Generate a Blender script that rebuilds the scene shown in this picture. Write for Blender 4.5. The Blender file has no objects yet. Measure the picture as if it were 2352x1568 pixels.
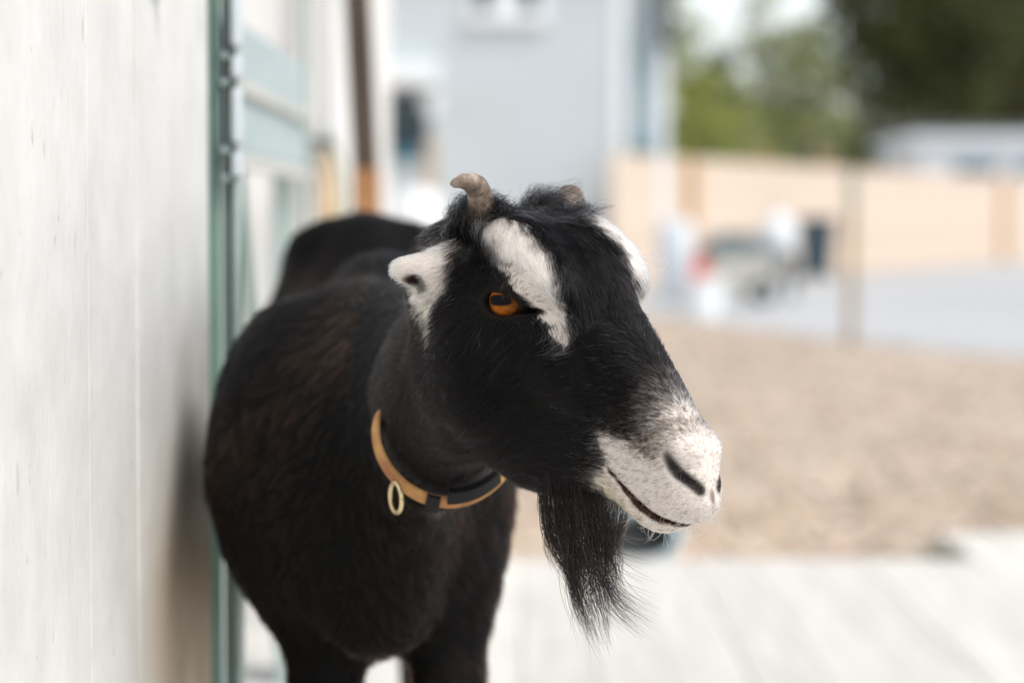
import bpy, bmesh, math
import numpy as np
from mathutils import Matrix, Vector

rng = np.random.default_rng(7)
SC = bpy.context.scene
COL = SC.collection

# ------------------------------------------------------------------ camera
W_REF, H_REF, F_REF = 2352.0, 1568.0, 85.0 / 36.0 * 2352.0     # the photograph's frame, focal length in its pixels
CAM_Z, PITCH = 1.0, math.radians(2.96)
cam_d = bpy.data.cameras.new("camera"); cam = bpy.data.objects.new("camera", cam_d); COL.objects.link(cam)
cam.location = (0, 0, CAM_Z); cam.rotation_euler = (math.pi / 2 - PITCH, 0, 0)
cam_d.lens = 85.0; cam_d.sensor_width = 36.0; cam_d.clip_start = 0.05; cam_d.clip_end = 600
cam_d.dof.use_dof = True; cam_d.dof.focus_distance = 1.735; cam_d.dof.aperture_fstop = 3.5
cam_d.dof.aperture_blades = 0
SC.camera = cam

# ------------------------------------------------------------------ daylight
SUN_AZ, SUN_EL = math.radians(124), math.radians(52)      # azimuth from +Y towards +X: light comes from the right
world = bpy.data.worlds.new("World"); SC.world = world; world.use_nodes = True
wn = world.node_tree; bg = wn.nodes["Background"]
sky = wn.nodes.new("ShaderNodeTexSky"); sky.sky_type = 'NISHITA'; sky.sun_disc = False
sky.sun_elevation = SUN_EL; sky.sun_rotation = SUN_AZ; sky.air_density = 1.0; sky.dust_density = 1.0; sky.ozone_density = 1.0
veil = wn.nodes.new("ShaderNodeHueSaturation"); veil.inputs["Saturation"].default_value = 0.32      # thin high cloud
wn.links.new(sky.outputs[0], veil.inputs["Color"]); wn.links.new(veil.outputs[0], bg.inputs[0]); bg.inputs[1].default_value = 0.13
sun_d = bpy.data.lights.new("sun", 'SUN'); sun = bpy.data.objects.new("sun", sun_d); COL.objects.link(sun)
sun_d.energy = 1.8; sun_d.angle = math.radians(26); sun_d.color = (1.0, 0.95, 0.875)
to_sun = Vector((math.sin(SUN_AZ) * math.cos(SUN_EL), math.cos(SUN_AZ) * math.cos(SUN_EL), math.sin(SUN_EL)))
sun.rotation_euler = to_sun.to_track_quat('Z', 'Y').to_euler()
SC.view_settings.view_transform = 'Standard'; SC.view_settings.look = 'None'
SC.view_settings.exposure = 0.76; SC.view_settings.gamma = 1.0; SC.view_settings.use_curve_mapping = False
SC.cycles.use_denoising = True
try: SC.cycles.denoiser = 'OPENIMAGEDENOISE'
except Exception: pass
SC.cycles.max_bounces = 14; SC.cycles.diffuse_bounces = 4; SC.cycles.glossy_bounces = 7
SC.cycles.transmission_bounces = 12; SC.cycles.transparent_max_bounces = 8
SC.cycles.sample_clamp_indirect = 8.0
SC.cycles_curves.shape = 'RIBBONS'

CR = np.array([1.0, 0, 0]); CF = np.array([0, math.cos(PITCH), -math.sin(PITCH)]); CU = np.array([0, math.sin(PITCH), math.cos(PITCH)])
CC = np.array([0, 0, CAM_Z])
def at(px, py, d):
    """Point of the place seen at (px, py) of the photograph and d metres out."""
    return CC + d * (CF + (px - W_REF / 2) / F_REF * CR - (py - H_REF / 2) / F_REF * CU)

# ------------------------------------------------------------------ helpers
def tag(o, label=None, cat=None, group=None, kind=None):
    if label: o["label"] = label
    if cat: o["category"] = cat
    if group: o["group"] = group
    if kind: o["kind"] = kind
    return o
def link(name, data, mat=None, parent=None):
    o = bpy.data.objects.new(name, data); COL.objects.link(o)
    if mat is not None:
        if len(data.materials) == 0: data.materials.append(mat)
    if parent is not None:
        o.parent = parent; o.matrix_parent_inverse = parent.matrix_basis.inverted()
    return o
def empty(name, loc):
    o = bpy.data.objects.new(name, None); COL.objects.link(o); o.location = loc; o.empty_display_size = 0.05
    return o
def np_mesh(name, verts, faces, smooth=False):
    """verts (n,3), faces (m,k) with one k."""
    verts = np.asarray(verts, np.float32); faces = np.asarray(faces, np.int32)
    me = bpy.data.meshes.new(name); k = faces.shape[1]
    me.vertices.add(len(verts)); me.vertices.foreach_set("co", verts.ravel())
    me.loops.add(faces.size); me.loops.foreach_set("vertex_index", faces.ravel())
    me.polygons.add(len(faces)); me.polygons.foreach_set("loop_start", np.arange(0, faces.size, k, dtype=np.int32))
    me.update(calc_edges=True)
    me.polygons.foreach_set("use_smooth", np.full(len(faces), smooth)); me.update()
    return me
def sm(e0, e1, x):
    t = np.clip((x - e0) / (e1 - e0), 0, 1); return t * t * (3 - 2 * t)

# ------------------------------------------------------------------ materials
def new_mat(name):
    m = bpy.data.materials.new(name); m.use_nodes = True; nt = m.node_tree
    return m, nt, nt.nodes["Principled BSDF"]
def nd(nt, t, **kw):
    n = nt.nodes.new(t)
    for k, v in kw.items(): setattr(n, k, v)
    return n
def plain(name, col, rough=0.6, var=0.12, scale=8.0, metal=0.0, bump=0.0, spec=0.5, stretch=None, dark=None):
    """A colour broken up by noise (and optional relief)."""
    m, nt, b = new_mat(name); L = nt.links
    tc = nd(nt, "ShaderNodeTexCoord"); mp = nd(nt, "ShaderNodeMapping"); L.new(tc.outputs["Object"], mp.inputs[0])
    if stretch: mp.inputs["Scale"].default_value = stretch
    nz = nd(nt, "ShaderNodeTexNoise"); nz.inputs["Scale"].default_value = scale; nz.inputs["Detail"].default_value = 6
    L.new(mp.outputs[0], nz.inputs["Vector"])
    cr = nd(nt, "ShaderNodeValToRGB"); L.new(nz.outputs[0], cr.inputs[0])
    c = np.array(col); lo = c * (1 - var) if dark is None else np.array(dark); hi = np.minimum(c * (1 + var), 0.95)
    cr.color_ramp.elements[0].position = 0.3; cr.color_ramp.elements[1].position = 0.7
    cr.color_ramp.elements[0].color = (*lo, 1); cr.color_ramp.elements[1].color = (*hi, 1)
    L.new(cr.outputs[0], b.inputs["Base Color"])
    b.inputs["Roughness"].default_value = rough; b.inputs["Metallic"].default_value = metal
    b.inputs["Specular IOR Level"].default_value = spec
    if bump:
        bp = nd(nt, "ShaderNodeBump"); bp.inputs["Strength"].default_value = bump; bp.inputs["Distance"].default_value = 0.01
        L.new(nz.outputs[0], bp.inputs["Height"]); L.new(bp.outputs[0], b.inputs["Normal"])
    return m
def attr_mat(name, attr, rough=0.6, spec=0.4, coat=0.0):
    m, nt, b = new_mat(name); at_ = nd(nt, "ShaderNodeAttribute", attribute_name=attr)
    nt.links.new(at_.outputs["Color"], b.inputs["Base Color"])
    b.inputs["Roughness"].default_value = rough; b.inputs["Specular IOR Level"].default_value = spec
    b.inputs["Coat Weight"].default_value = coat; b.inputs["Coat Roughness"].default_value = 0.02
    return m
def hair_mat(name, rough=0.22, radial=0.30, ior=1.29):
    m = bpy.data.materials.new(name); m.use_nodes = True; nt = m.node_tree; nt.nodes.clear()
    out = nd(nt, "ShaderNodeOutputMaterial"); h = nd(nt, "ShaderNodeBsdfHairPrincipled")
    h.parametrization = 'COLOR'; h.inputs["Roughness"].default_value = rough; h.inputs["Radial Roughness"].default_value = radial
    h.inputs["IOR"].default_value = ior; h.inputs["Coat"].default_value = 0.0; h.inputs["Random Roughness"].default_value = 0.2
    a = nd(nt, "ShaderNodeAttribute", attribute_name="hcol")
    nt.links.new(a.outputs["Color"], h.inputs["Color"]); nt.links.new(h.outputs[0], out.inputs[0])
    return m
def set_col(me, name, cols):
    ca = me.color_attributes.new(name, 'FLOAT_COLOR', 'POINT')
    cc = np.ones((len(cols), 4), np.float32); cc[:, :3] = cols; ca.data.foreach_set("color", cc.ravel())

# ------------------------------------------------------------------ swept tubes
def sweep(path, radii, n=16, squash=1.0, rough=0.0, seed=1, closed_ends=True):
    path = np.array(path, float); m = len(path); r = np.random.default_rng(seed)
    T = np.gradient(path, axis=0); T /= np.linalg.norm(T, axis=1, keepdims=True)
    ref = np.array([0.3, 0.2, 1.0]) if abs(T[0][2]) < 0.9 else np.array([1.0, 0.1, 0])
    vs = []
    u = np.cross(T[0], ref); u /= np.linalg.norm(u)
    for i in range(m):
        u = u - T[i] * (u @ T[i]); u /= np.linalg.norm(u); w = np.cross(T[i], u)
        a = np.linspace(0, 2 * math.pi, n, endpoint=False)
        rr = radii[i] * (1 + rough * r.normal(size=n))
        vs.append(path[i] + (np.cos(a) * rr)[:, None] * u + (np.sin(a) * rr * squash)[:, None] * w)
    v = np.concatenate(vs); f = []
    for i in range(m - 1):
        for j in range(n):
            f.append((i * n + j, i * n + (j + 1) % n, (i + 1) * n + (j + 1) % n, (i + 1) * n + j))
    if closed_ends:
        v = np.concatenate([v, path[:1], path[-1:]]); c0, c1 = len(v) - 2, len(v) - 1
        for j in range(n):
            f.append((c0, (j + 1) % n, j, j)); f.append((c1, (m - 1) * n + j, (m - 1) * n + (j + 1) % n, (m - 1) * n + (j + 1) % n))
    return v, f
def mesh_any(name, v, f, smooth=True):
    me = bpy.data.meshes.new(name); ff = []
    for q in f:
        q = tuple(int(i) for i in q); ff.append(q[:3] if len(q) == 4 and q[2] == q[3] else q)
    me.from_pydata([tuple(p) for p in v], [], ff); me.update()
    if smooth: me.polygons.foreach_set("use_smooth", np.full(len(me.polygons), True)); me.update()
    return me
def spline(pts, n):
    pts = np.array(pts, float); P = np.vstack([2 * pts[0] - pts[1], pts, 2 * pts[-1] - pts[-2]]); out = []
    for t in np.linspace(0, len(pts) - 1 - 1e-6, n):
        i = int(t); f = t - i; p0, p1, p2, p3 = P[i:i + 4]
        out.append(0.5 * (2 * p1 + (p2 - p0) * f + (2 * p0 - 5 * p1 + 4 * p2 - p3) * f * f + (3 * p1 - p0 - 3 * p2 + p3) * f**3))
    return np.array(out)
def nrm(v): return v / np.maximum(np.linalg.norm(v, axis=-1, keepdims=True), 1e-9)
# ------------------------------------------------------------------ shape helpers
def box_mesh(lo, hi, bev=0.0, seg=1, M=None):
    bm = bmesh.new(); lo = Vector(lo); hi = Vector(hi); c = (lo + hi) / 2; s = hi - lo
    bmesh.ops.create_cube(bm, size=1.0, matrix=Matrix.Translation(c) @ Matrix.Diagonal((s.x, s.y, s.z, 1)))
    if bev: bmesh.ops.bevel(bm, geom=list(bm.edges), offset=bev, segments=seg, affect='EDGES', profile=0.6)
    if M is not None: bmesh.ops.transform(bm, matrix=M, verts=bm.verts)
    me = bpy.data.meshes.new("box"); bm.to_mesh(me); bm.free(); return me
def box(name, lo, hi, mat, parent=None, bev=0.0, M=None, seg=1): return link(name, box_mesh(lo, hi, bev, seg, M), mat, parent)
def bar(name, p0, p1, w, t, mat, parent=None, bev=0.002, up=(0, 0, 1)):
    """square-section bar from p0 to p1; w across, t thick."""
    p0 = Vector(p0); p1 = Vector(p1); z = (p1 - p0); ln = z.length; z.normalize()
    x = Vector(up).cross(z) if abs(Vector(up).dot(z)) < 0.98 else Vector((1, 0, 0)); x.normalize(); y = z.cross(x)
    M = Matrix((x, y, z)).transposed().to_4x4(); M.translation = p0
    return box(name, (-w / 2, -t / 2, 0), (w / 2, t / 2, ln), mat, parent, bev, M)
def lathe(name, prof_, c, mat, parent=None, n=32, M=None, smooth=True):
    v = []; f = []; m = len(prof_)
    for r_, z in prof_:
        for j in range(n):
            a = 2 * math.pi * j / n; v.append((r_ * math.cos(a), r_ * math.sin(a), z))
    for i in range(m - 1):
        for j in range(n): f.append((i * n + j, i * n + (j + 1) % n, (i + 1) * n + (j + 1) % n, (i + 1) * n + j))
    f.append(tuple(range(n))[::-1]); f.append(tuple(range((m - 1) * n, m * n)))
    T = Matrix.Translation(Vector(c)) @ (M if M is not None else Matrix.Identity(4))
    v = [tuple(T @ Vector(p)) for p in v]
    me = bpy.data.meshes.new(name); me.from_pydata(v, [], f); me.update()
    if smooth:
        me.polygons.foreach_set("use_smooth", np.full(len(me.polygons), True)); me.update()
        me.set_sharp_from_angle(angle=math.radians(40))
    return link(name, me, mat, parent)
def tube(name, pts, rad, mat, parent=None, n=12):
    v, f = sweep(pts, [rad] * len(pts) if np.isscalar(rad) else rad, n); return link(name, mesh_any(name, v, f), mat, parent)

# ------------------------------------------------------------------ ground
def sheet(name, pts, z, mat):
    me = bpy.data.meshes.new(name); me.from_pydata([(x, y, z) for x, y in pts], [], [tuple(range(len(pts)))]); me.update()
    return tag(link(name, me, mat), kind="structure")
def ground_mat(name, c0, c1, c2, s1, s2, rough=0.9, bump=0.4):
    m, nt, b = new_mat(name); L = nt.links; g_ = nd(nt, "ShaderNodeNewGeometry")
    n1 = nd(nt, "ShaderNodeTexNoise"); n1.inputs["Scale"].default_value = s1; n1.inputs["Detail"].default_value = 6
    n2 = nd(nt, "ShaderNodeTexVoronoi"); n2.inputs["Scale"].default_value = s2
    L.new(g_.outputs["Position"], n1.inputs["Vector"]); L.new(g_.outputs["Position"], n2.inputs["Vector"])
    cr = nd(nt, "ShaderNodeValToRGB"); cr.color_ramp.elements[0].position = 0.32; cr.color_ramp.elements[1].position = 0.68
    cr.color_ramp.elements[0].color = (*c0, 1); cr.color_ramp.elements[1].color = (*c1, 1); L.new(n1.outputs[0], cr.inputs[0])
    mx = nd(nt, "ShaderNodeMixRGB"); mx.blend_type = 'MIX'; mx.inputs[2].default_value = (*c2, 1)
    sep = nd(nt, "ShaderNodeSeparateColor"); L.new(n2.outputs["Color"], sep.inputs[0])
    ml = nd(nt, "ShaderNodeMath", operation='MULTIPLY'); ml.inputs[1].default_value = 0.55; L.new(sep.outputs[0], ml.inputs[0])
    L.new(ml.outputs[0], mx.inputs[0]); L.new(cr.outputs[0], mx.inputs[1]); L.new(mx.outputs[0], b.inputs["Base Color"])
    b.inputs["Roughness"].default_value = rough; b.inputs["Specular IOR Level"].default_value = 0.2
    bp = nd(nt, "ShaderNodeBump"); bp.inputs["Strength"].default_value = bump; bp.inputs["Distance"].default_value = 0.02
    L.new(n2.outputs["Distance"], bp.inputs["Height"]); L.new(bp.outputs[0], b.inputs["Normal"])
    return m
CHIP_G = ground_mat("wood_chip_ground", (0.37, 0.285, 0.215), (0.53, 0.435, 0.35), (0.60, 0.52, 0.44), 0.9, 26.0)
GRAVEL = ground_mat("pale_gravel", (0.41, 0.42, 0.43), (0.49, 0.495, 0.50), (0.54, 0.54, 0.54), 0.25, 40.0, 0.85, 0.2)
sheet("ground", [(-250, -30), (250, -30), (250, 320), (-250, 320)], 0.0, CHIP_G)
sheet("gravel_yard", [(-1.0, 33.0), (1.2, 25.6), (2.1, 21.6), (2.7, 19.3), (3.4, 17.2), (4.3, 15.9), (7.5, 14.2), (15, 12.0), (40, 10), (40, 100), (-1.0, 100)], 0.006, GRAVEL)
# wood chips lying on the ground
def chips():
    r = np.random.default_rng(5); n = 16000
    y = 6.2 + 20 * r.uniform(size=n) ** 1.6; x = r.uniform(-1.5, 8.0, n) * (0.35 + y / 14); edge = np.interp(x, [-1, 1.2, 2.1, 2.7, 3.4, 4.3, 7.5, 15], [33, 25.6, 21.6, 19.3, 17.2, 15.9, 14.2, 12])
    k = y < edge + 0.3 * r.normal(size=n); x = x[k]; y = y[k]; n = len(x)
    s = np.stack([r.uniform(0.012, 0.035, n), r.uniform(0.005, 0.014, n), r.uniform(0.002, 0.006, n)], 1)
    cube = np.array([(-1, -1, -1), (1, -1, -1), (1, 1, -1), (-1, 1, -1), (-1, -1, 1), (1, -1, 1), (1, 1, 1), (-1, 1, 1)], float)
    fq = np.array([(0, 3, 2, 1), (4, 5, 6, 7), (0, 1, 5, 4), (1, 2, 6, 5), (2, 3, 7, 6), (3, 0, 4, 7)])
    v = cube[None] * s[:, None]; az = r.uniform(0, 6.28, n); tl = r.normal(size=n) * 0.35
    ct, st = np.cos(tl)[:, None], np.sin(tl)[:, None]; v2 = v.copy(); v2[..., 0] = v[..., 0] * ct - v[..., 2] * st; v2[..., 2] = v[..., 0] * st + v[..., 2] * ct
    ca, sa = np.cos(az)[:, None], np.sin(az)[:, None]; v3 = v2.copy(); v3[..., 0] = v2[..., 0] * ca - v2[..., 1] * sa; v3[..., 1] = v2[..., 0] * sa + v2[..., 1] * ca
    v3[..., 0] += x[:, None]; v3[..., 1] += y[:, None]; v3[..., 2] += (0.008 + np.abs(st[:, 0]) * s[:, 0])[:, None]
    f = (fq[None] + (np.arange(n) * 8)[:, None, None]).reshape(-1, 4)
    me = np_mesh("wood_chips", v3.reshape(-1, 3), f); c = np.array([0.56, 0.46, 0.37]) * r.uniform(0.55, 1.4, (n, 1)) * (1 + 0.025 * r.normal(size=(n, 3)))
    set_col(me, "chip", np.repeat(np.clip(c, 0.05, 0.8), 8, 0))
    tag(link("wood_chips", me, attr_mat("wood_chip", "chip", 0.85, 0.2)), "tan wood chips scattered over the yard beyond the deck", "wood chips", kind="stuff")
chips()

def plank_mat(name, col):
    m, nt, b = new_mat(name); L = nt.links; g_ = nd(nt, "ShaderNodeNewGeometry"); oi = nd(nt, "ShaderNodeObjectInfo")
    mp = nd(nt, "ShaderNodeMapping"); mp.inputs["Scale"].default_value = (14, 0.7, 4); L.new(g_.outputs["Position"], mp.inputs[0])
    n1 = nd(nt, "ShaderNodeTexNoise"); n1.inputs["Scale"].default_value = 3; n1.inputs["Detail"].default_value = 7; L.new(mp.outputs[0], n1.inputs["Vector"])
    n2 = nd(nt, "ShaderNodeTexNoise"); n2.inputs["Scale"].default_value = 1.7; n2.inputs["Detail"].default_value = 6; L.new(g_.outputs["Position"], n2.inputs["Vector"])
    c = np.array(col); cr = nd(nt, "ShaderNodeValToRGB"); cr.color_ramp.elements[0].position = 0.3; cr.color_ramp.elements[1].position = 0.7
    cr.color_ramp.elements[0].color = (*(c * 0.84), 1); cr.color_ramp.elements[1].color = (*np.minimum(c * 1.07, 0.8), 1); L.new(n1.outputs[0], cr.inputs[0])
    st = nd(nt, "ShaderNodeMapRange"); st.inputs[1].default_value = 0.56; st.inputs[2].default_value = 0.74; st.inputs[4].default_value = 0.35; L.new(n2.outputs[0], st.inputs[0])
    m1 = nd(nt, "ShaderNodeMixRGB"); m1.inputs[2].default_value = (0.40, 0.355, 0.30, 1); L.new(st.outputs[0], m1.inputs[0]); L.new(cr.outputs[0], m1.inputs[1])
    hs_ = nd(nt, "ShaderNodeHueSaturation"); mr_ = nd(nt, "ShaderNodeMapRange"); mr_.inputs[3].default_value = 0.88; mr_.inputs[4].default_value = 1.06
    L.new(oi.outputs["Random"], mr_.inputs[0]); L.new(mr_.outputs[0], hs_.inputs["Value"]); L.new(m1.outputs[0], hs_.inputs["Color"]); L.new(hs_.outputs[0], b.inputs["Base Color"])
    b.inputs["Roughness"].default_value = 0.75; b.inputs["Specular IOR Level"].default_value = 0.3
    bp = nd(nt, "ShaderNodeBump"); bp.inputs["Strength"].default_value = 0.3; bp.inputs["Distance"].default_value = 0.003; L.new(n1.outputs[0], bp.inputs["Height"]); L.new(bp.outputs[0], b.inputs["Normal"])
    return m
# ------------------------------------------------------------------ deck: planks running away from the camera
PLANK = plank_mat("weathered_plank", (0.665, 0.645, 0.605))
deck = empty("deck", (1.0, 3.0, 0.0)); tag(deck, kind="structure")
PW_, DK0, DK1, DK2 = 0.150, -1.6, 6.33, 6.86
pm = {}
for i in range(-9, 34):
    x0 = i * PW_ + 0.02; far = DK2 if x0 > 1.17 else (DK1 if x0 > -0.35 else 5.90); ln = far - DK0
    if ln not in pm: pm[ln] = box_mesh((0, 0, 0), (PW_ - 0.0018, ln, 0.028), 0.0014)
    o = link("plank", pm[ln], PLANK, deck); o.matrix_parent_inverse = Matrix.Identity(4)
    o.location = (x0 - 1.0, DK0 - 3.0, 0.072 + 0.0012 * math.sin(i * 2.3))
RIM = plain("rim_board", (0.42, 0.38, 0.33), 0.8, 0.15, 4.0, stretch=(1, 8, 8))
box("rim_board", (-0.27, DK1 - 0.05, 0.0), (1.16, DK1 - 0.015, 0.070), RIM, deck, 0.003)
box("rim_board", (1.175, DK2 - 0.05, 0.0), (5.1, DK2 - 0.015, 0.070), RIM, deck, 0.003)
box("rim_board", (1.175, DK1 - 0.2, 0.0), (1.205, DK2 - 0.055, 0.070), RIM, deck, 0.003)

# ------------------------------------------------------------------ white board wall beside the goat
def wall_mat():
    m, nt, b = new_mat("white_painted_board"); L = nt.links; g_ = nd(nt, "ShaderNodeNewGeometry")
    sp = nd(nt, "ShaderNodeSeparateXYZ"); L.new(g_.outputs["Position"], sp.inputs[0])
    mp = nd(nt, "ShaderNodeMapping"); mp.inputs["Scale"].default_value = (1, 1, 0.32); L.new(g_.outputs["Position"], mp.inputs[0])
    n1 = nd(nt, "ShaderNodeTexNoise"); n1.inputs["Scale"].default_value = 190; n1.inputs["Detail"].default_value = 5; L.new(mp.outputs[0], n1.inputs["Vector"])
    n2 = nd(nt, "ShaderNodeTexNoise"); n2.inputs["Scale"].default_value = 14; n2.inputs["Detail"].default_value = 8; L.new(g_.outputs["Position"], n2.inputs["Vector"])
    mp2 = nd(nt, "ShaderNodeMapping"); mp2.inputs["Scale"].default_value = (1, 1, 0.35); L.new(g_.outputs["Position"], mp2.inputs[0])
    n3 = nd(nt, "ShaderNodeTexNoise"); n3.inputs["Scale"].default_value = 85; n3.inputs["Detail"].default_value = 3; L.new(mp2.outputs[0], n3.inputs["Vector"])
    def ramp(src, p0, p1, c0, c1):
        cr = nd(nt, "ShaderNodeValToRGB"); cr.color_ramp.elements[0].position = p0; cr.color_ramp.elements[1].position = p1
        cr.color_ramp.elements[0].color = (*c0, 1); cr.color_ramp.elements[1].color = (*c1, 1); L.new(src, cr.inputs[0]); return cr.outputs[0]
    def mr(src, a, b2, c=0.0, d=1.0):
        q = nd(nt, "ShaderNodeMapRange", interpolation_type='SMOOTHSTEP')
        for i, x in enumerate((a, b2, c, d)): q.inputs[1 + i].default_value = x
        L.new(src, q.inputs[0]); return q.outputs[0]
    def mul(a, b2):
        q = nd(nt, "ShaderNodeMath", operation='MULTIPLY'); L.new(a, q.inputs[0])
        if isinstance(b2, float): q.inputs[1].default_value = b2
        else: L.new(b2, q.inputs[1])
        return q.outputs[0]
    def mix(f, a, col):
        q = nd(nt, "ShaderNodeMixRGB"); L.new(f, q.inputs[0]); L.new(a, q.inputs[1]); q.inputs[2].default_value = (*col, 1); return q.outputs[0]
    base = ramp(n2.outputs[0], 0.3, 0.7, (0.59, 0.585, 0.565), (0.69, 0.685, 0.665))
    base = mix(mul(ramp_f(nt, n1.outputs[0], 0.54, 0.76), 0.24), base, (0.40, 0.40, 0.385))
    base = mix(mul(ramp_f(nt, n3.outputs[0], 0.70, 0.76), 0.55), base, (0.22, 0.18, 0.14))       # specks and chips in the paint
    nj = nd(nt, "ShaderNodeTexNoise"); nj.inputs["Scale"].default_value = 9; nj.inputs["Detail"].default_value = 6; L.new(g_.outputs["Position"], nj.inputs["Vector"])
    st = mul(mul(mr(sp.outputs["Y"], 1.92, 2.24), mr(sp.outputs["Z"], 0.84, 0.62)), mr(nj.outputs[0], 0.05, 0.55))
    base = mix(mul(st, 0.88), base, (0.40, 0.255, 0.12))                                          # brown rub stain low down near the end
    goat_shade = mul(mul(mr(sp.outputs["Y"], 1.96, 2.36), mr(sp.outputs["Z"], 0.98, 0.80)), mr(nj.outputs[0], 0.2, 0.7))
    base = mix(mul(goat_shade, 0.45), base, (0.20, 0.175, 0.13))  # soft dark shading beside the goat, painted into the wall colour
    L.new(base, b.inputs["Base Color"]); b.inputs["Roughness"].default_value = 0.5; b.inputs["Specular IOR Level"].default_value = 0.4
    ad = nd(nt, "ShaderNodeMath", operation='ADD'); L.new(n1.outputs[0], ad.inputs[0]); L.new(n3.outputs[0], ad.inputs[1])
    bp = nd(nt, "ShaderNodeBump"); bp.inputs["Strength"].default_value = 0.45; bp.inputs["Distance"].default_value = 0.0012
    L.new(ad.outputs[0], bp.inputs["Height"]); L.new(bp.outputs[0], b.inputs["Normal"])
    return m
def ramp_f(nt, src, p0, p1):
    q = nd(nt, "ShaderNodeMapRange"); q.inputs[1].default_value = p0; q.inputs[2].default_value = p1; nt.links.new(src, q.inputs[0]); return q.outputs[0]
WALLM = wall_mat()
SL = 0.0342; WANG = math.atan(SL); BW = 0.19 
bw = empty("board_wall", (-0.323 + SL * (1.75 - 1.75), 1.75, 0.1)); tag(bw, "white painted vertical board wall with brown rub stain beside the goat", "wall")
bmesh_ = box_mesh((-0.024, 0.0003, 0.0), (0.0, BW - 0.0003, 2.45), 0.0011, 2)
R_ = Matrix.Rotation(-WANG, 4, 'Z')
for i in range(7):
    y1 = 2.40 - i * (BW) * math.cos(WANG); y0 = y1 - BW * math.cos(WANG)
    o = link("board", bmesh_, WALLM, bw); o.matrix_parent_inverse = Matrix.Identity(4)
    x0 = -0.323 + SL * (y0 - 1.75) + 0.0009 * math.sin(i * 1.9)
    o.matrix_basis = Matrix.Translation((x0 + 0.323, y0 - 1.75, 0.002)) @ R_
for zz in (0.5, 1.3, 2.1): box("batten", (-0.085, 0, 0), (-0.026, 1.28, 0.09), RIM, bw, 0.003, Matrix.Translation((-0.3685, 1.10, zz + 0.1)) @ R_)
STEEL = plain("galvanised_steel", (0.55, 0.58, 0.60), 0.35, 0.12, 20, metal=0.85)
WHITEP = plain("white_paint", (0.78, 0.79, 0.79), 0.45, 0.05, 6)
hk = at(366, 2, 2.10); hk[0] = -0.323 + SL * (hk[1] - 1.75) + 0.002
hook = empty("wall_hook", tuple(hk)); tag(hook, "small white hook screwed to the top of the white board wall", "hook")
box("plate", (hk[0], hk[1] - 0.030, hk[2] + 0.004), (hk[0] + 0.004, hk[1] + 0.016, hk[2] + 0.06), WHITEP, hook, 0.001)
tube("arm", spline([(hk[0] + 0.004, hk[1] - 0.01, hk[2] + 0.03), (hk[0] + 0.018, hk[1] - 0.01, hk[2] + 0.016), (hk[0] + 0.028, hk[1] - 0.008, hk[2] + 0.022), (hk[0] + 0.028, hk[1] - 0.006, hk[2] + 0.04)], 12), 0.004, WHITEP, hook)

# ------------------------------------------------------------------ green gate post with its slide bar
GREEN = plain("green_paint", (0.16, 0.265, 0.22), 0.45, 0.12, 14, bump=0.05)
GREEN2 = plain("grey_green_paint", (0.34, 0.42, 0.40), 0.4, 0.10, 10)
xa, xb, xc = at(478, 800, 2.47)[0], at(506, 800, 2.47)[0], at(551, 800, 2.47)[0]
gp = empty("gate_post", (xb, 2.47, 0.1)); tag(gp, "green steel channel post at the end of the white board wall", "post")
box("flange", (xa - 0.02, 2.455, 0.1), (xb, 2.475, 2.5), GREEN, gp, 0.003)
box("web", (xb + 0.001, 2.478, 0.1), (xc - 0.008, 2.500, 2.5), GREEN2, gp, 0.003)
box("lip", (xc - 0.007, 2.462, 0.1), (xc, 2.498, 2.5), GREEN2, gp, 0.002)
box("rib", ((xb + xc) / 2 - 0.006, 2.470, 0.1), ((xb + xc) / 2 - 0.001, 2.4775, 2.5), GREEN2, gp, 0.001)
PALE = plain("pale_zinc", (0.60, 0.66, 0.69), 0.35, 0.06, 12, metal=0.2)
sb = empty("slide_latch", (xc, 2.455, 1.1)); tag(sb, "pale zinc slide latch bolted to the green gate post", "latch")
for y0, y1 in ((-60, 110), (132, 182), (205, 330), (352, 408)):
    za, zb = at(545, y1, 2.445)[2], at(545, y0, 2.445)[2]; x0, x1 = at(534, 200, 2.445)[0], at(559, 200, 2.445)[0]
    box("bar_segment", (x0, 2.436, za), (x1, 2.456, zb), PALE, sb, 0.004, seg=2)
z0, z1 = at(545, 412, 2.445)[2], at(545, -70, 2.445)[2]; box("rod", (x0 + 0.003, 2.4465, z0), (x1 - 0.003, 2.4605, z1), STEEL, sb, 0.003)
for yy in (130, 190, 345, 410): 
    p = at(524, yy, 2.452); box("strap", (p[0] - 0.007, 2.445, p[2] - 0.004), (p[0] + 0.004, 2.461, p[2] + 0.004), GREEN2, sb, 0.001)

# ------------------------------------------------------------------ grey-blue board gate further back
BLUEG = plain("grey_blue_board", (0.37, 0.445, 0.455), 0.6, 0.08, 5, stretch=(4, 0.6, 4), bump=0.05)
gt = empty("board_gate", (-0.41, 4.1, 0.0)); tag(gt, "grey blue board gate standing open behind the goat", "gate")
def gz(py, d): return at(0, py, d)[2]
gx = -0.405
za, zb, zc = gz(372, 3.63), gz(205, 3.63), gz(50, 3.63)
box("board", (gx - 0.022, 3.55, za + 0.012), (gx, 4.78, zb - 0.006), BLUEG, gt, 0.003)
box("board", (gx - 0.022, 3.55, zb + 0.006), (gx, 4.78, zc), BLUEG, gt, 0.003)
TANB = plain("bare_rail", (0.47, 0.475, 0.44), 0.7, 0.1, 6, stretch=(4, 0.5, 4))
box("rail", (gx + 0.002, 3.55, zb - 0.010), (gx + 0.012, 4.78, zb + 0.010), TANB, gt, 0.002)
box("rail", (gx + 0.002, 3.55, za - 0.012), (gx + 0.012, 4.78, za + 0.010), TANB, gt, 0.002)
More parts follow.
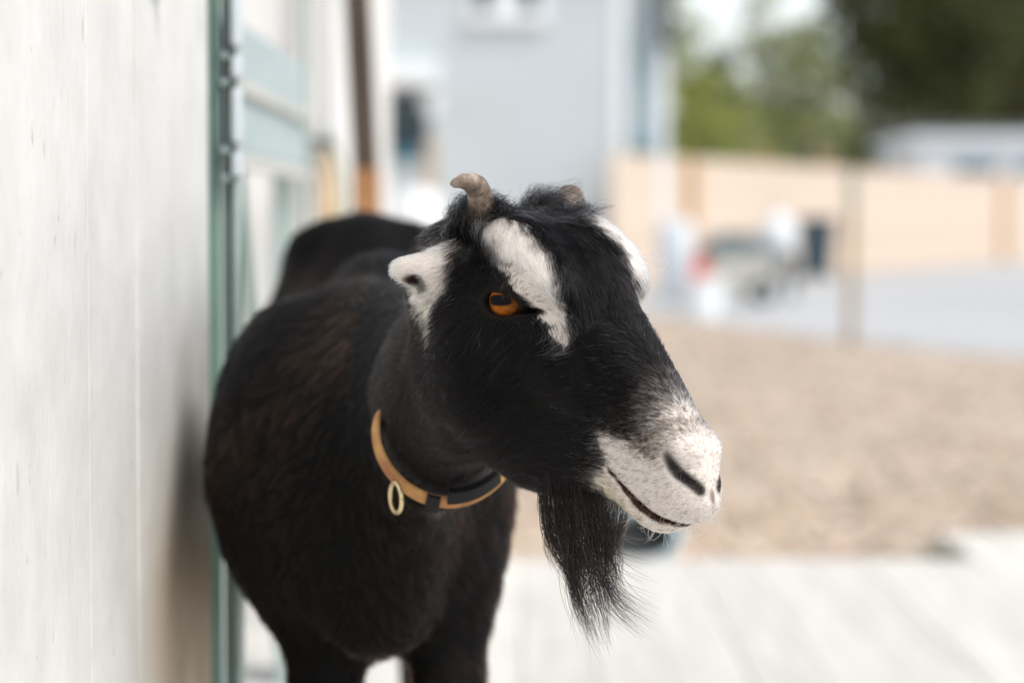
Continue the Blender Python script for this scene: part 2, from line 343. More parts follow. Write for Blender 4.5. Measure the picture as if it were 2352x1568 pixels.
box("stile", (gx - 0.05, 3.56, 0.101), (gx - 0.026, 3.66, zc + 0.04), GREEN2, gt, 0.003)
box("stile", (gx - 0.05, 4.60, 0.101), (gx - 0.026, 4.78, zc + 0.02), GREEN2, gt, 0.003)
bar("brace", (gx - 0.008, 3.66, za), (gx - 0.008, 4.25, 0.25), 0.014, 0.03, GREEN, gt)
tp = empty("steel_post", (at(706, 400, 4.9)[0], 4.9, 0.0)); tag(tp, "thin green steel post at the far end of the board gate", "post")
x0, x1 = at(700, 300, 4.9)[0], at(711, 300, 4.9)[0]
box("tube", (x0, 4.89, 0.1085), (x1, 4.90 + x1 - x0, 2.3), GREEN, tp, 0.002); box("foot", (x0 - 0.03, 4.86, 0.1005), (x1 + 0.03, 4.94, 0.108), GREEN, tp, 0.001)

# ------------------------------------------------------------------ white shed with sack and dark corner post
SHW = plain("shed_white", (0.80, 0.79, 0.77), 0.6, 0.05, 2)
SD = 6.0
sh = empty("white_shed", (-2.0, SD + 0.5, 0.0)); tag(sh, "white shed wall behind the board gate", "shed")
xr = at(803, 200, SD)[0]; xm = at(716, 200, SD)[0]
box("wall", (-4.0, SD + 0.02, 0.0), (xr, SD + 2, 3.0), SHW, sh, 0.004)
box("door", (xm + 0.010, SD - 0.015, 0.05), (at(752, 200, SD)[0], SD + 0.018, 2.3), SHW, sh, 0.004)
box("door", (at(753, 200, SD)[0] + 0.003, SD - 0.025, 0.05), (xr - 0.022, SD + 0.018, 2.3), WHITEP, sh, 0.004)
box("door_trim", (xm - 0.03, SD - 0.02, 0.05), (xm + 0.006, SD + 0.018, 2.3), SHW, sh, 0.004)
box("roof", (-4.3, SD - 0.3, 3.002), (xr + 0.1, SD + 2.3, 3.10), plain("shed_roof", (0.16, 0.15, 0.14), 0.8), sh, 0.01)
DARKW = plain("dark_stained_wood", (0.060, 0.040, 0.026), 0.7, 0.3, 6, stretch=(6, 6, 0.8))
ORW = plain("orange_raw_wood", (0.36, 0.175, 0.07), 0.7, 0.2, 6, stretch=(6, 6, 1))
dp = empty("dark_post", (at(832, 450, 5.2)[0], 5.2, 0.0)); tag(dp, "dark stained wooden post leaning beside the white shed", "post")
bar("shaft", tuple(at(840, 392, 5.2)), tuple(at(818, -60, 5.2)), 0.056, 0.05, DARKW, dp, 0.004)
b0 = at(846, 500, 5.2); bar("foot", (b0[0], 5.2, 0.1005), tuple(at(841, 390, 5.2)), 0.060, 0.054, ORW, dp, 0.004)
sk = at(752, 420, 5.85); sack = empty("feed_sack", (sk[0], 5.85, at(752, 515, 5.85)[2])); tag(sack, "cream feed sack hanging under a black bracket on the white shed", "sack")
CREAMC = plain("cream_cloth", (0.74, 0.56, 0.36), 0.9, 0.10, 12, bump=0.1)
c0 = at(752, 340, 5.85); c1 = at(757, 560, 5.85)
zs = np.linspace(c0[2], c1[2], 16); ts = np.linspace(0, 1, 16)
wd = 0.037 * np.sqrt(np.clip(1 - (np.abs(2 * ts - 1.0)) ** 3.2, 0.02, 1)) * (0.75 + 0.35 * ts)
v, f = sweep(np.stack([np.linspace(c0[0], c1[0], 16), np.full(16, 5.87), zs], 1), wd, 20, 0.75, 0.02)
link("bag", mesh_any("bag", v, f), CREAMC, sack)
BLK = plain("black_metal", (0.02, 0.035, 0.04), 0.5, 0.2, 20)
b1 = at(742, 326, 5.85); box("bracket", (b1[0] - 0.030, 5.80, b1[2] - 0.008), (b1[0] + 0.027, 5.975, b1[2] + 0.008), BLK, sack, 0.003)
tube("strap", spline([tuple(at(766, 334, 5.82)), tuple(at(783, 380, 5.82)), tuple(at(790, 450, 5.82)), tuple(at(786, 540, 5.82))], 14), 0.007, GREEN, sack)

# ------------------------------------------------------------------ grey house
HD = 32.0; HS = HD / F_REF
def hx(px, d=HD): return (px - W_REF / 2) * d / F_REF
def hz(py, d=HD): return at(0, py, d)[2]
def siding(name, col):
    m, nt, b = new_mat(name); L = nt.links; g_ = nd(nt, "ShaderNodeNewGeometry"); sp = nd(nt, "ShaderNodeSeparateXYZ"); L.new(g_.outputs["Position"], sp.inputs[0])
    fr = nd(nt, "ShaderNodeMath", operation='MULTIPLY'); fr.inputs[1].default_value = 5.0; L.new(sp.outputs["Z"], fr.inputs[0])
    f2 = nd(nt, "ShaderNodeMath", operation='FRACT'); L.new(fr.outputs[0], f2.inputs[0])
    nz = nd(nt, "ShaderNodeTexNoise"); nz.inputs["Scale"].default_value = 1.2; L.new(g_.outputs["Position"], nz.inputs["Vector"])
    cr = nd(nt, "ShaderNodeValToRGB"); c = np.array(col); cr.color_ramp.elements[0].color = (*(c * 0.94), 1); cr.color_ramp.elements[1].color = (*np.minimum(c * 1.04, 0.9), 1)
    L.new(nz.outputs[0], cr.inputs[0]); L.new(cr.outputs[0], b.inputs["Base Color"]); b.inputs["Roughness"].default_value = 0.6
    bp = nd(nt, "ShaderNodeBump"); bp.inputs["Strength"].default_value = 0.6; bp.inputs["Distance"].default_value = 0.02; L.new(f2.outputs[0], bp.inputs["Height"]); L.new(bp.outputs[0], b.inputs["Normal"])
    return m
SIDE = siding("grey_siding", (0.55, 0.60, 0.625)); TRIM = plain("white_trim", (0.80, 0.83, 0.85), 0.5, 0.03, 3)
GLASS = plain("dark_glass", (0.020, 0.045, 0.060), 0.08, 0.2, 2, spec=0.6); ROOF = plain("dark_shingle", (0.05, 0.05, 0.045), 0.9, 0.3, 8)
hs = empty("grey_house", (hx(1130), HD + 2, 0.0)); tag(hs, "pale grey gabled house with small windows behind the goat", "house")
xl, xr2 = hx(846), hx(1410)
v = [(xl, HD, 0), (xr2, HD, 0), (xr2, HD, 4.9), ((xl + xr2) / 2, HD, 6.4), (xl, HD, 4.9)]; v += [(x, HD + 6, z) for x, _, z in v]
f = [(0, 1, 2, 3, 4), (9, 8, 7, 6, 5), (0, 5, 6, 1), (1, 6, 7, 2), (4, 9, 5, 0), (2, 7, 8, 3), (3, 8, 9, 4)]
me = bpy.data.meshes.new("wall"); me.from_pydata(v, [], f); me.update(); link("wall", me, SIDE, hs)
for s_ in (-1, 1):
    cx = (xl + xr2) / 2; ex = xl - 0.35 if s_ < 0 else xr2 + 0.35; ez = 4.9 - 0.35 * 1.5 / ((xr2 - xl) / 2)
    v = [(cx, HD - 0.35, 6.42), (ex, HD - 0.35, ez + 0.02), (ex, HD + 6.3, ez + 0.02), (cx, HD + 6.3, 6.42)]; v += [(x, y, z + 0.12) for x, y, z in v]
    me = bpy.data.meshes.new("roof"); me.from_pydata(v, [], [(0, 3, 2, 1), (4, 5, 6, 7), (0, 1, 5, 4), (1, 2, 6, 5), (2, 3, 7, 6), (3, 0, 4, 7)]); me.update(); link("roof", me, ROOF, hs)
box("corner_board", (hx(1410) + 0.002, HD - 0.03, 0), (hx(1438), HD + 0.12, 4.6), TRIM, hs, 0.004)
box("corner_board", (xl - 0.10, HD - 0.03, 0), (xl - 0.002, HD + 0.12, 4.6), TRIM, hs, 0.004)
ww = link("window", box_mesh((hx(1078), HD - 0.06, hz(40)), (hx(1250), HD - 0.003, hz(40) + 0.75), 0.006), TRIM, hs)
for a_, b_ in ((1094, 1136), (1190, 1234)): box("pane", (hx(a_), HD - 0.075, hz(30)), (hx(b_), HD - 0.062, hz(30) + 0.62), GLASS, ww)
box("sill", (hx(1068), HD - 0.13, hz(58)), (hx(1260), HD - 0.004, hz(41) ), TRIM, ww, 0.005)
w2 = link("window", box_mesh((hx(872), HD - 0.05, hz(385)), (hx(1000), HD - 0.003, hz(204)), 0.006), SIDE, hs)
box("pane", (hx(888), HD - 0.065, hz(345)), (hx(986), HD - 0.052, hz(212)), GLASS, w2)
box("pane", (hx(888), HD - 0.064, hz(372)), (hx(986), HD - 0.052, hz(347)), plain("teal_glass", (0.06, 0.20, 0.26), 0.15), w2)
box("awning", (hx(850), HD - 0.40, hz(202)), (hx(1008), HD - 0.004, hz(150)), TRIM, hs, 0.02)
SIDE2 = siding("grey_siding_side", (0.50, 0.57, 0.60))
box("annex_wall", (hx(1438) + 0.003, HD + 0.6, 0), (hx(1522, 32.6), HD + 5, 4.3), SIDE2, hs, 0.004)
box("annex_corner_board", (hx(1512, 32.58), HD + 0.55, 0), (hx(1532, 32.58), HD + 0.597, 4.3), TRIM, hs, 0.003)
tube("downspout", spline([(hx(1448), HD + 0.45, hz(60)), (hx(1462), HD + 0.5, hz(96)), (hx(1470), HD + 0.52, hz(130)), (hx(1472), HD + 0.52, hz(250)), (hx(1474), HD + 0.52, 0.2)], 18), 0.045, plain("blue_grey_metal", (0.36, 0.46, 0.50), 0.5), hs)
box("meter_box", (hx(1452, 32.5), HD + 0.42, hz(350)), (hx(1500, 32.5), HD + 0.59, hz(318)), plain("teal_box", (0.20, 0.33, 0.36), 0.5), hs, 0.01)
box("eave", (hx(1524), HD + 0.2, hz(105)), (hx(1546), HD + 5.2, 4.45), plain("dark_eave", (0.07, 0.075, 0.07), 0.7), hs, 0.01)
hp = at(990, 238, 31.3); lathe("pail", [(0.001, -0.12), (0.10, -0.12), (0.13, 0.11), (0.135, 0.12), (0.115, 0.115), (0.09, -0.10)], hp, TRIM, None)
pail = bpy.data.objects["pail"]; pail.name = "hanging_pail"; tag(pail, "white pail hanging in front of the dark window of the grey house", "pail")
box("pail_bracket", (hp[0] - 0.012, hp[1] + 0.10, hp[2] + 0.10), (hp[0] + 0.012, HD - 0.066, hp[2] + 0.13), TRIM, pail)
TAN = plain("tan_wood", (0.50, 0.37, 0.24), 0.8, 0.15, 5, stretch=(5, 5, 1))
o = bar("timber_post", (hx(988, 28), 28.0, 0.0), (hx(990, 28), 28.0, hz(322, 28)), 0.12, 0.12, TAN, None, 0.008); tag(o, "short tan timber post in front of the grey house", "post")
wb = at(946, 560, 16.0); lathe("plastic_barrel", [(0.02, 0), (0.16, 0), (0.19, 0.03), (0.205, 0.3), (0.215, 0.55), (0.205, 0.85), (0.19, 1.13), (0.17, 1.17), (0.02, 1.17)], (wb[0], 16.0, 0.0), TRIM)
tag(bpy.data.objects["plastic_barrel"], "white plastic barrel standing in front of the grey house", "barrel")

# ------------------------------------------------------------------ board fence
FENCE = plain("new_fence_board", (0.62, 0.505, 0.41), 0.75, 0.10, 4, stretch=(5, 5, 0.6)); POSTM = plain("orange_fence_post", (0.52, 0.30, 0.13), 0.75, 0.15, 5, stretch=(5, 5, 1))
fa0 = np.array([hx(1405, 31.0), 31.0]); fb0 = np.array([12.4, 56.2]); fd = fb0 - fa0; fl_ = np.linalg.norm(fd); fd /= fl_; fang = math.atan2(fd[1], fd[0])
fence = empty("board_fence", (fa0[0], fa0[1], 0)); tag(fence, "long pale new board fence running along the back of the yard", "fence")
fm = [box_mesh((0, 0, 0.04), (0.137, 0.018, 1.80 + dz), 0.003) for dz in (0, 0.012, -0.01)]
FR = Matrix.Rotation(fang, 4, 'Z'); nb = int(fl_ / 0.142)
for i in range(nb):
    o = link("board", fm[i % 3], FENCE, fence); o.matrix_parent_inverse = Matrix.Identity(4)
    o.matrix_basis = FR @ Matrix.Translation((i * 0.142, 0.0 + 0.003 * math.sin(i * 1.7), 0))
for zz in (0.35, 1.0, 1.6):
    for q in range(int(fl_ / 2.4)): box("rail", (q * 2.4 + 0.01, 0.024, zz), (q * 2.4 + 2.39, 0.060, zz + 0.09), FENCE, fence, 0.003, Matrix.Translation((fa0[0], fa0[1], 0)) @ FR)
def on_fence(px):
    k = (px - W_REF / 2) / F_REF; t = (fa0[0] - k * fa0[1]) / (k * fd[1] - fd[0]); return t
for px, top, fr_ in ((1578, 1.78, 1), (1768, 1.98, 0), (1912, 2.05, 0), (2085, 1.92, 0), (2298, 1.92, 1)):
    t = on_fence(px); yo = -0.125 if fr_ else 0.066; box("fence_post", (t - 0.06, yo, 0), (t + 0.06, yo + 0.117, top), POSTM, fence, 0.006, Matrix.Translation((fa0[0], fa0[1], 0)) @ FR)

# ------------------------------------------------------------------ things standing in the yard
o = at(1955, 790, 18.9); st = empty("marker_post", (o[0], 18.9, 0.0)); tag(st, "slim weathered wooden post standing at the edge of the gravel", "post")
POSTG = plain("weathered_post", (0.32, 0.24, 0.15), 0.8, 0.18, 5, stretch=(6, 6, 1)); GREY = plain("grey_cap", (0.32, 0.325, 0.26), 0.6)
box("shaft", (o[0] - 0.034, 18.87, 0), (o[0] + 0.034, 18.94, 1.02), POSTG, st, 0.006); box("sleeve", (o[0] - 0.037, 18.867, 1.021), (o[0] + 0.037, 18.943, 1.36), GREY, st, 0.006)
def yard(px, d): return np.array([(px - W_REF / 2) * d / F_REF, d, 0.006])
p = yard(1552, 28.6); lathe("rain_barrel", [(0.02, 0), (0.17, 0), (0.20, 0.04), (0.215, 0.45), (0.20, 0.88), (0.17, 0.94), (0.05, 0.95)], p, plain("blue_white_plastic", (0.66, 0.71, 0.76), 0.4))
tag(bpy.data.objects["rain_barrel"], "pale blue white barrel at the left end of the yard clutter", "barrel")
p = yard(1615, 23.8); bk = empty("white_bucket", tuple(p)); tag(bk, "white plastic bucket standing on the ground below the red can", "bucket")
lathe("pail", [(0.02, 0), (0.155, 0), (0.165, 0.01), (0.19, 0.33), (0.20, 0.335), (0.20, 0.36), (0.188, 0.36)], p, TRIM, bk); lathe("lid", [(0.02, 0.361), (0.2, 0.361), (0.203, 0.375), (0.19, 0.385), (0.02, 0.388)], p, TRIM, bk)
tube("handle", [(p[0] + 0.2 * math.cos(t), p[1] - 0.02 - 0.2 * math.sin(t) * 0.35, p[2] + 0.3 - 0.16 * math.sin(t)) for t in np.linspace(0, math.pi, 14)], 0.006, STEEL, bk)
RED = plain("red_plastic", (0.62, 0.06, 0.04), 0.4, 0.1, 10)
rc = empty("fuel_can", (p[0] - 0.03, p[1], p[2] + 0.39)); tag(rc, "small red fuel can standing on the white bucket", "can")
q = (p[0] - 0.03, p[1], p[2] + 0.392); box("can_body", (q[0] - 0.085, q[1] - 0.06, q[2]), (q[0] + 0.085, q[1] + 0.06, q[2] + 0.17), RED, rc, 0.018, seg=3)
tube("carry_handle", [(q[0] - 0.06, q[1], q[2] + 0.165), (q[0] - 0.05, q[1], q[2] + 0.21), (q[0] + 0.02, q[1], q[2] + 0.215), (q[0] + 0.03, q[1], q[2] + 0.165)], 0.012, RED, rc); lathe("spout", [(0.02, 0), (0.02, 0.05), (0.012, 0.06)], (q[0] + 0.06, q[1], q[2] + 0.165), BLK, rc, 12)
# garden cart with a dark load
d = 27.5; c0 = yard(1598, d); c1 = yard(1772, d); ct = empty("garden_cart", tuple((c0 + c1) / 2)); tag(ct, "pale beige garden cart with dark wheels parked on the gravel", "cart")
BEIGE = plain("beige_panel", (0.47, 0.46, 0.41), 0.6, 0.08, 5); RUB = plain("black_rubber", (0.03, 0.032, 0.034), 0.8, 0.2, 10); SLATE = plain("blue_grey_metal_dark", (0.13, 0.19, 0.23), 0.5)
z0, z1 = 0.17, 0.56
box("side_panel", (c0[0], d - 0.30, z0), (c1[0], d - 0.275, z1), BEIGE, ct, 0.006); box("side_panel", (c0[0], d + 0.275, z0), (c1[0], d + 0.30, z1), BEIGE, ct, 0.006)
box("end_panel", (c0[0], d - 0.274, z0), (c0[0] + 0.025, d + 0.274, z1), BEIGE, ct, 0.006); box("end_panel", (c1[0] - 0.025, d - 0.274, z0), (c1[0], d + 0.274, z1), BEIGE, ct, 0.006)
box("floor", (c0[0] + 0.027, d - 0.27, z0), (c1[0] - 0.027, d + 0.27, z0 + 0.03), BEIGE, ct, 0.004)
for x_ in (c0[0] + 0.14, c1[0] - 0.12):
    for y_ in (d - 0.34, d + 0.34):
        w = lathe("wheel", [(0.03, -0.03), (0.13, -0.035), (0.15, -0.02), (0.15, 0.02), (0.13, 0.035), (0.03, 0.03)], (x_, y_, 0.156), RUB, ct, 24, Matrix.Rotation(math.pi / 2, 4, 'X'))
        lathe("hub", [(0.01, -0.045), (0.06, -0.045), (0.07, 0.045), (0.01, 0.045)], (x_, y_, 0.156), STEEL, w, 16, Matrix.Rotation(math.pi / 2, 4, 'X'))
    tube("axle", [(x_, d - 0.34, 0.156), (x_, d + 0.34, 0.156)], 0.014, SLATE, ct)
h1 = yard(1800, d); bar("draw_bar", (c1[0] - 0.02, d, 0.15), (h1[0], d - 0.2, 0.52), 0.05, 0.05, SLATE, ct, 0.004)
bar("draw_handle", (h1[0] - 0.005, d - 0.36, 0.53), (h1[0] - 0.005, d - 0.04, 0.53), 0.05, 0.05, SLATE, ct, 0.004)
r = np.random.default_rng(9); bm = bmesh.new(); bmesh.ops.create_icosphere(bm, subdivisions=4, radius=1.0)
for vv in bm.verts:
    s_ = 1 + 0.08 * math.sin(7 * vv.co.x + 2) * math.cos(6 * vv.co.y) + 0.05 * math.sin(13 * vv.co.z + 5 * vv.co.x)
    vv.co = Vector((np.sign(vv.co.x) * abs(vv.co.x) ** 0.6 * 0.38 * s_, np.sign(vv.co.y) * abs(vv.co.y) ** 0.6 * 0.24 * s_, np.sign(vv.co.z) * abs(vv.co.z) ** 0.7 * 0.30 * s_)) + Vector(((c0[0] + c1[0]) / 2, d, 0.50))
me = bpy.data.meshes.new("tarp_bundle"); bm.to_mesh(me); bm.free(); me.polygons.foreach_set("use_smooth", np.full(len(me.polygons), True))
tag(link("tarp_bundle", me, plain("blue_grey_tarp", (0.10, 0.135, 0.15), 0.55, 0.2, 6)), "dark blue grey tarp bundle piled in the garden cart", "tarp")
p = yard(1788, 28.3); sp_ = empty("white_jug", tuple(p + np.array([0, 0, 0.58]))); tag(sp_, "round white water jug on a stand behind the garden cart", "jug")
lathe("jug", [(0.02, 0), (0.15, 0.0), (0.19, 0.05), (0.205, 0.2), (0.185, 0.34), (0.08, 0.42), (0.055, 0.43), (0.055, 0.48), (0.02, 0.48)], p + np.array([0, 0, 0.58]), TRIM, sp_); lathe("cap", [(0.01, 0.482), (0.06, 0.482), (0.06, 0.51), (0.01, 0.512)], p + np.array([0, 0, 0.58]), STEEL, sp_)
sn = empty("jug_stand", tuple(p)); tag(sn, "blue grey stand under the round white jug", "stand")
box("top", (p[0] - 0.2, p[1] - 0.2, 0.54), (p[0] + 0.2, p[1] + 0.2, 0.578), SLATE, sn, 0.004)
for sx_ in (-1, 1):
    for sy_ in (-1, 1): bar("leg", (p[0] + sx_ * 0.17, p[1] + sy_ * 0.17, 0.006), (p[0] + sx_ * 0.15, p[1] + sy_ * 0.15, 0.538), 0.05, 0.05, SLATE, sn, 0.003)
p = yard(1874, 37.0); wbn = empty("wheeled_bin", tuple(p)); tag(wbn, "dark blue wheeled bin standing near the fence", "bin")
NAVY = plain("navy_plastic", (0.025, 0.055, 0.075), 0.45, 0.15, 6)
v = [(-0.2, -0.22, 0.08), (0.2, -0.22, 0.08), (0.2, 0.2, 0.08), (-0.2, 0.2, 0.08), (-0.26, -0.3, 0.93), (0.26, -0.3, 0.93), (0.26, 0.26, 0.93), (-0.26, 0.26, 0.93)]
me = bpy.data.meshes.new("bin_body"); me.from_pydata([(x + p[0], y + p[1], z) for x, y, z in v], [], [(0, 3, 2, 1), (4, 5, 6, 7), (0, 1, 5, 4), (1, 2, 6, 5), (2, 3, 7, 6), (3, 0, 4, 7)]); me.update(); link("bin_body", me, NAVY, wbn)
box("lid", (p[0] - 0.28, p[1] - 0.33, 0.932), (p[0] + 0.28, p[1] + 0.28, 0.99), NAVY, wbn, 0.015, seg=2)
for sx_ in (-1, 1): lathe("wheel", [(0.02, -0.025), (0.09, -0.025), (0.1, 0), (0.09, 0.025), (0.02, 0.025)], (p[0] + sx_ * 0.24, p[1] + 0.15, 0.108), RUB, wbn, 20, Matrix.Rotation(math.pi / 2, 4, 'Y'))
# tub at the far edge of the deck
tb = (hx(1462, 6.6), 6.56, 0.006); tub = empty("feed_tub", tb); tag(tub, "pale blue feed tub with black inside lying past the deck edge behind the beard", "tub")
TM = Matrix.Rotation(math.radians(30), 4, 'X') @ Matrix.Scale(0.72, 4)
PBL = plain("pale_blue_plastic", (0.42, 0.56, 0.62), 0.4, 0.08, 6)
lathe("outer", [(0.10, -0.075), (0.12, -0.07), (0.17, 0.06), (0.178, 0.07), (0.160, 0.07), (0.150, 0.06), (0.108, -0.055), (0.10, -0.06)], (tb[0], tb[1] + 0.02, 0.096), PBL, tub, 40, TM)
lathe("inner", [(0.09, -0.050), (0.106, -0.048), (0.147, 0.050), (0.144, 0.050), (0.103, -0.044), (0.09, -0.044)], (tb[0], tb[1] + 0.02, 0.096), RUB, tub, 40, TM)
# weed at the deck corner
wd0 = np.array([hx(2165, 6.45), 6.42, 0.0]); r = np.random.default_rng(31); vs = []; fs = []
for i in range(34):
    az = r.uniform(0, 6.28); ln = r.uniform(0.06, 0.14); dr = np.array([math.cos(az), math.sin(az), 0]); sd_ = np.array([-math.sin(az), math.cos(az), 0]) * 0.007; le = r.uniform(0.25, 0.8)
    pts_ = [wd0 + dr * 0.008, wd0 + dr * ln * 0.4 * le + np.array([0, 0, ln * 0.75]), wd0 + dr * ln * le + np.array([0, 0, ln * 0.95])]
    b0_ = len(vs); vs += [pts_[0] - sd_ * 0.5, pts_[0] + sd_ * 0.5, pts_[1] + sd_, pts_[1] - sd_, pts_[2]]; fs += [(b0_, b0_ + 1, b0_ + 2, b0_ + 3), (b0_ + 3, b0_ + 2, b0_ + 4)]
me = bpy.data.meshes.new("weed"); me.from_pydata([tuple(x) for x in vs], [], fs); me.update()
tag(link("weed", me, plain("weed_green", (0.07, 0.10, 0.03), 0.6, 0.3, 30)), "small dark green weed growing at the corner of the deck", "weed")

# ------------------------------------------------------------------ white house beyond the fence
wh = empty("white_house", (11.0, 59.0, 0)); tag(wh, "low white house with dark windows beyond the fence on the right", "house"); d = 57.0
WHS = plain("white_siding", (0.80, 0.81, 0.82), 0.6, 0.04, 1)
x0, x1 = hx(2108, d), hx(2500, d); zt = hz(330, d)
box("wall", (x0, d, 0), (x1, d + 6, zt), WHS, wh, 0.01); box("fascia", (x0 - 0.25, d - 0.3, zt + 0.002), (x1, d + 6.3, zt + 0.24), TRIM, wh, 0.01)
v = [(x0 - 0.3, d - 0.35, zt + 0.245), (x1, d - 0.35, zt + 0.245), (x1, d + 6.4, zt + 0.245), (x0 - 0.3, d + 6.4, zt + 0.245), (x0 + 0.2, d + 3, zt + 0.55), (x1, d + 3, zt + 0.55)]
me = bpy.data.meshes.new("roof"); me.from_pydata(v, [], [(0, 1, 5, 4), (2, 3, 4, 5), (3, 0, 4), (1, 2, 5), (0, 3, 2, 1)]); me.update(); link("roof", me, ROOF, wh)
for a_, b_, t_, u_ in ((2186, 2290, 350, 402), (2330, 2400, 350, 402)):
    w = link("window", box_mesh((hx(a_, d), d - 0.05, hz(u_, d)), (hx(b_, d), d - 0.003, hz(t_, d)), 0.008), plain("pale_blue_frame", (0.60, 0.68, 0.74), 0.5), wh)
    m_ = (a_ + b_) / 2; box("pane", (hx(a_ + 6, d), d - 0.07, hz(u_ - 2, d)), (hx(m_ - 2, d), d - 0.053, hz(u_ - 22, d)), GLASS, w); box("pane", (hx(m_ + 2, d), d - 0.07, hz(u_ - 2, d)), (hx(b_ - 6, d), d - 0.053, hz(u_ - 22, d)), GLASS, w)

# ------------------------------------------------------------------ trees beyond the fence
BARK = plain("bark", (0.10, 0.075, 0.055), 0.9, 0.3, 6, stretch=(3, 3, 0.6), bump=0.4)
def leaf_mat(name, c0, c1):
    m, nt, b = new_mat(name); a_ = nd(nt, "ShaderNodeAttribute", attribute_name="leaf"); nt.links.new(a_.outputs["Color"], b.inputs["Base Color"])
    b.inputs["Roughness"].default_value = 0.55; b.inputs["Specular IOR Level"].default_value = 0.3
    tr = nd(nt, "ShaderNodeBsdfTranslucent"); nt.links.new(a_.outputs["Color"], tr.inputs[0]); mx = nd(nt, "ShaderNodeMixShader"); mx.inputs[0].default_value = 0.42
    out = nt.nodes["Material Output"]; nt.links.new(b.outputs[0], mx.inputs[1]); nt.links.new(tr.outputs[0], mx.inputs[2]); nt.links.new(mx.outputs[0], out.inputs[0]); return m
LEAF = leaf_mat("leaf", None, None)
def tree(label, base, hgt, crown, ncl, nl, size, c0, c1, seed, lean=0.0, lowc=0.0, pts_extra=None, group="trees beyond the fence"):
    """crown = (rx, ry, z_low, z_high)"""
    r = np.random.default_rng(seed); base = np.array(base, float); t = empty("leafy_tree", tuple(base)); tag(t, label, "tree", group)
    rx, ry, zl, zh = crown; trunk = spline([base, base + [lean * .3, 0, hgt * .3], base + [lean * .7, 0.1, hgt * .6], base + [lean, 0, hgt * .93]], 14)
    tube("trunk", trunk, list(np.linspace(hgt * 0.028, hgt * 0.006, 14)), BARK, t, 10)
    cc = []; 
    while len(cc) < ncl:
        q = r.uniform(-1, 1, 3)
        if q @ q > 1 or q @ q < 0.12: continue
        prof_ = 1 - 0.45 * max(q[2], 0); cc.append(base + [lean * .8 + q[0] * rx * prof_, q[1] * ry * prof_, (zl + zh) / 2 + q[2] * (zh - zl) / 2])
    if pts_extra is not None: cc += [np.array(e, float) for e in pts_extra]
    cc = np.array(cc)
    for c in cc[:7]:
        s_ = trunk[r.integers(4, 11)]; tube("limb", spline([s_, s_ * .5 + c * .5 + [0, 0, 0.25], c], 7), list(np.linspace(hgt * 0.010, hgt * 0.003, 7)), BARK, t, 6)
    n = len(cc) * nl; ci = np.repeat(np.arange(len(cc)), nl); cr_ = (0.20 * (rx + ry) / 2 + 0.25) * r.uniform(0.7, 1.3, len(cc))
    off = r.normal(size=(n, 3)); off = nrm(off) * (r.uniform(size=(n, 1)) ** 0.45) * cr_[ci][:, None] * np.array([1.15, 1.15, 0.8])
    p = cc[ci] + off; nn = nrm(off + 0.9 * r.normal(size=(n, 3)) + [0, 0, 0.5]); tx = nrm(np.cross(nn, r.normal(size=(n, 3)))); ty = np.cross(nn, tx)
    s_ = size * r.uniform(0.6, 1.3, (n, 1)); q = np.stack([p - tx * s_, p - ty * s_ * .45, p + tx * s_, p + ty * s_ * .45], 1)
    f = np.arange(n * 4).reshape(-1, 4); me = np_mesh("crown", q.reshape(-1, 3), f)
    k = np.clip(r.uniform(size=len(cc))[ci] * 0.75 + 0.35 * r.uniform(size=n), 0, 1)[:, None]; c = np.array(c0) * (1 - k) + np.array(c1) * k
    set_col(me, "leaf", np.repeat(c, 4, 0)); link("crown", me, LEAF, t); return t
LG0, LG1 = (0.08, 0.12, 0.035), (0.22, 0.27, 0.07); DG0, DG1 = (0.05, 0.062, 0.025), (0.14, 0.15, 0.05); MG0, MG1 = (0.04, 0.062, 0.03), (0.10, 0.125, 0.05)
def tb_(px, d): return ((px - W_REF / 2) * d / F_REF, d, 0.0)
tree("yellow green leafy tree close to the corner of the grey house", tb_(1610, 58), 4.6, (1.3, 1.2, 1.0, 4.9), 42, 30, 0.13, (0.22, 0.26, 0.07), (0.46, 0.48, 0.13), 1)
tree("dark green round tree standing among the yellow green trees", tb_(1640, 66), 5.3, (0.95, 0.9, 2.2, 5.4), 24, 70, 0.13, (0.04, 0.075, 0.035), (0.09, 0.14, 0.065), 2)
tree("olive green tree in the middle under the bright gap of sky", tb_(1760, 70), 6.6, (1.5, 1.3, 1.0, 7.7), 56, 34, 0.14, (0.24, 0.26, 0.14), (0.40, 0.43, 0.21), 3)
tree("pale green slender tree left of the big dark tree", tb_(1860, 64), 5.8, (1.3, 1.1, 1.0, 6.2), 52, 32, 0.13, (0.21, 0.25, 0.09), (0.43, 0.46, 0.18), 4)
tree("tall thin light green tree behind the corner of the grey house", tb_(1560, 72), 7.0, (1.1, 1.0, 1.0, 8.0), 44, 34, 0.14, (0.21, 0.25, 0.10), (0.43, 0.46, 0.18), 5)
tree("large dark tree with drooping branches right of the sky gap", tb_(2110, 65), 9.0, (2.7, 2.4, 3.0, 11.0), 150, 110, 0.13, DG0, DG1, 6, 0.2, 0,
     [(tb_(1995, 64)[0], 64, z) for z in (2.4, 2.8, 3.3, 3.9, 4.4)] + [(tb_(px_, 64)[0], 64, z_) for px_, z_ in ((1950, 4.7), (1960, 5.4), (1940, 6.2), (2030, 3.6), (2040, 4.6), (2060, 3.2), (2080, 4.0), (1965, 7.0), (1950, 7.8), (2010, 5.6), (2100, 3.3))])
tree("second large dark tree at the right end of the fence", tb_(2330, 70), 9.5, (3.0, 2.6, 3.0, 11.0), 150, 110, 0.14, (0.042, 0.052, 0.022), (0.125, 0.13, 0.045), 7)
tree("broad dark tree rising behind the white house", tb_(2230, 82), 10.5, (3.6, 3.0, 3.2, 12.0), 150, 110, 0.16, DG0, DG1, 8)
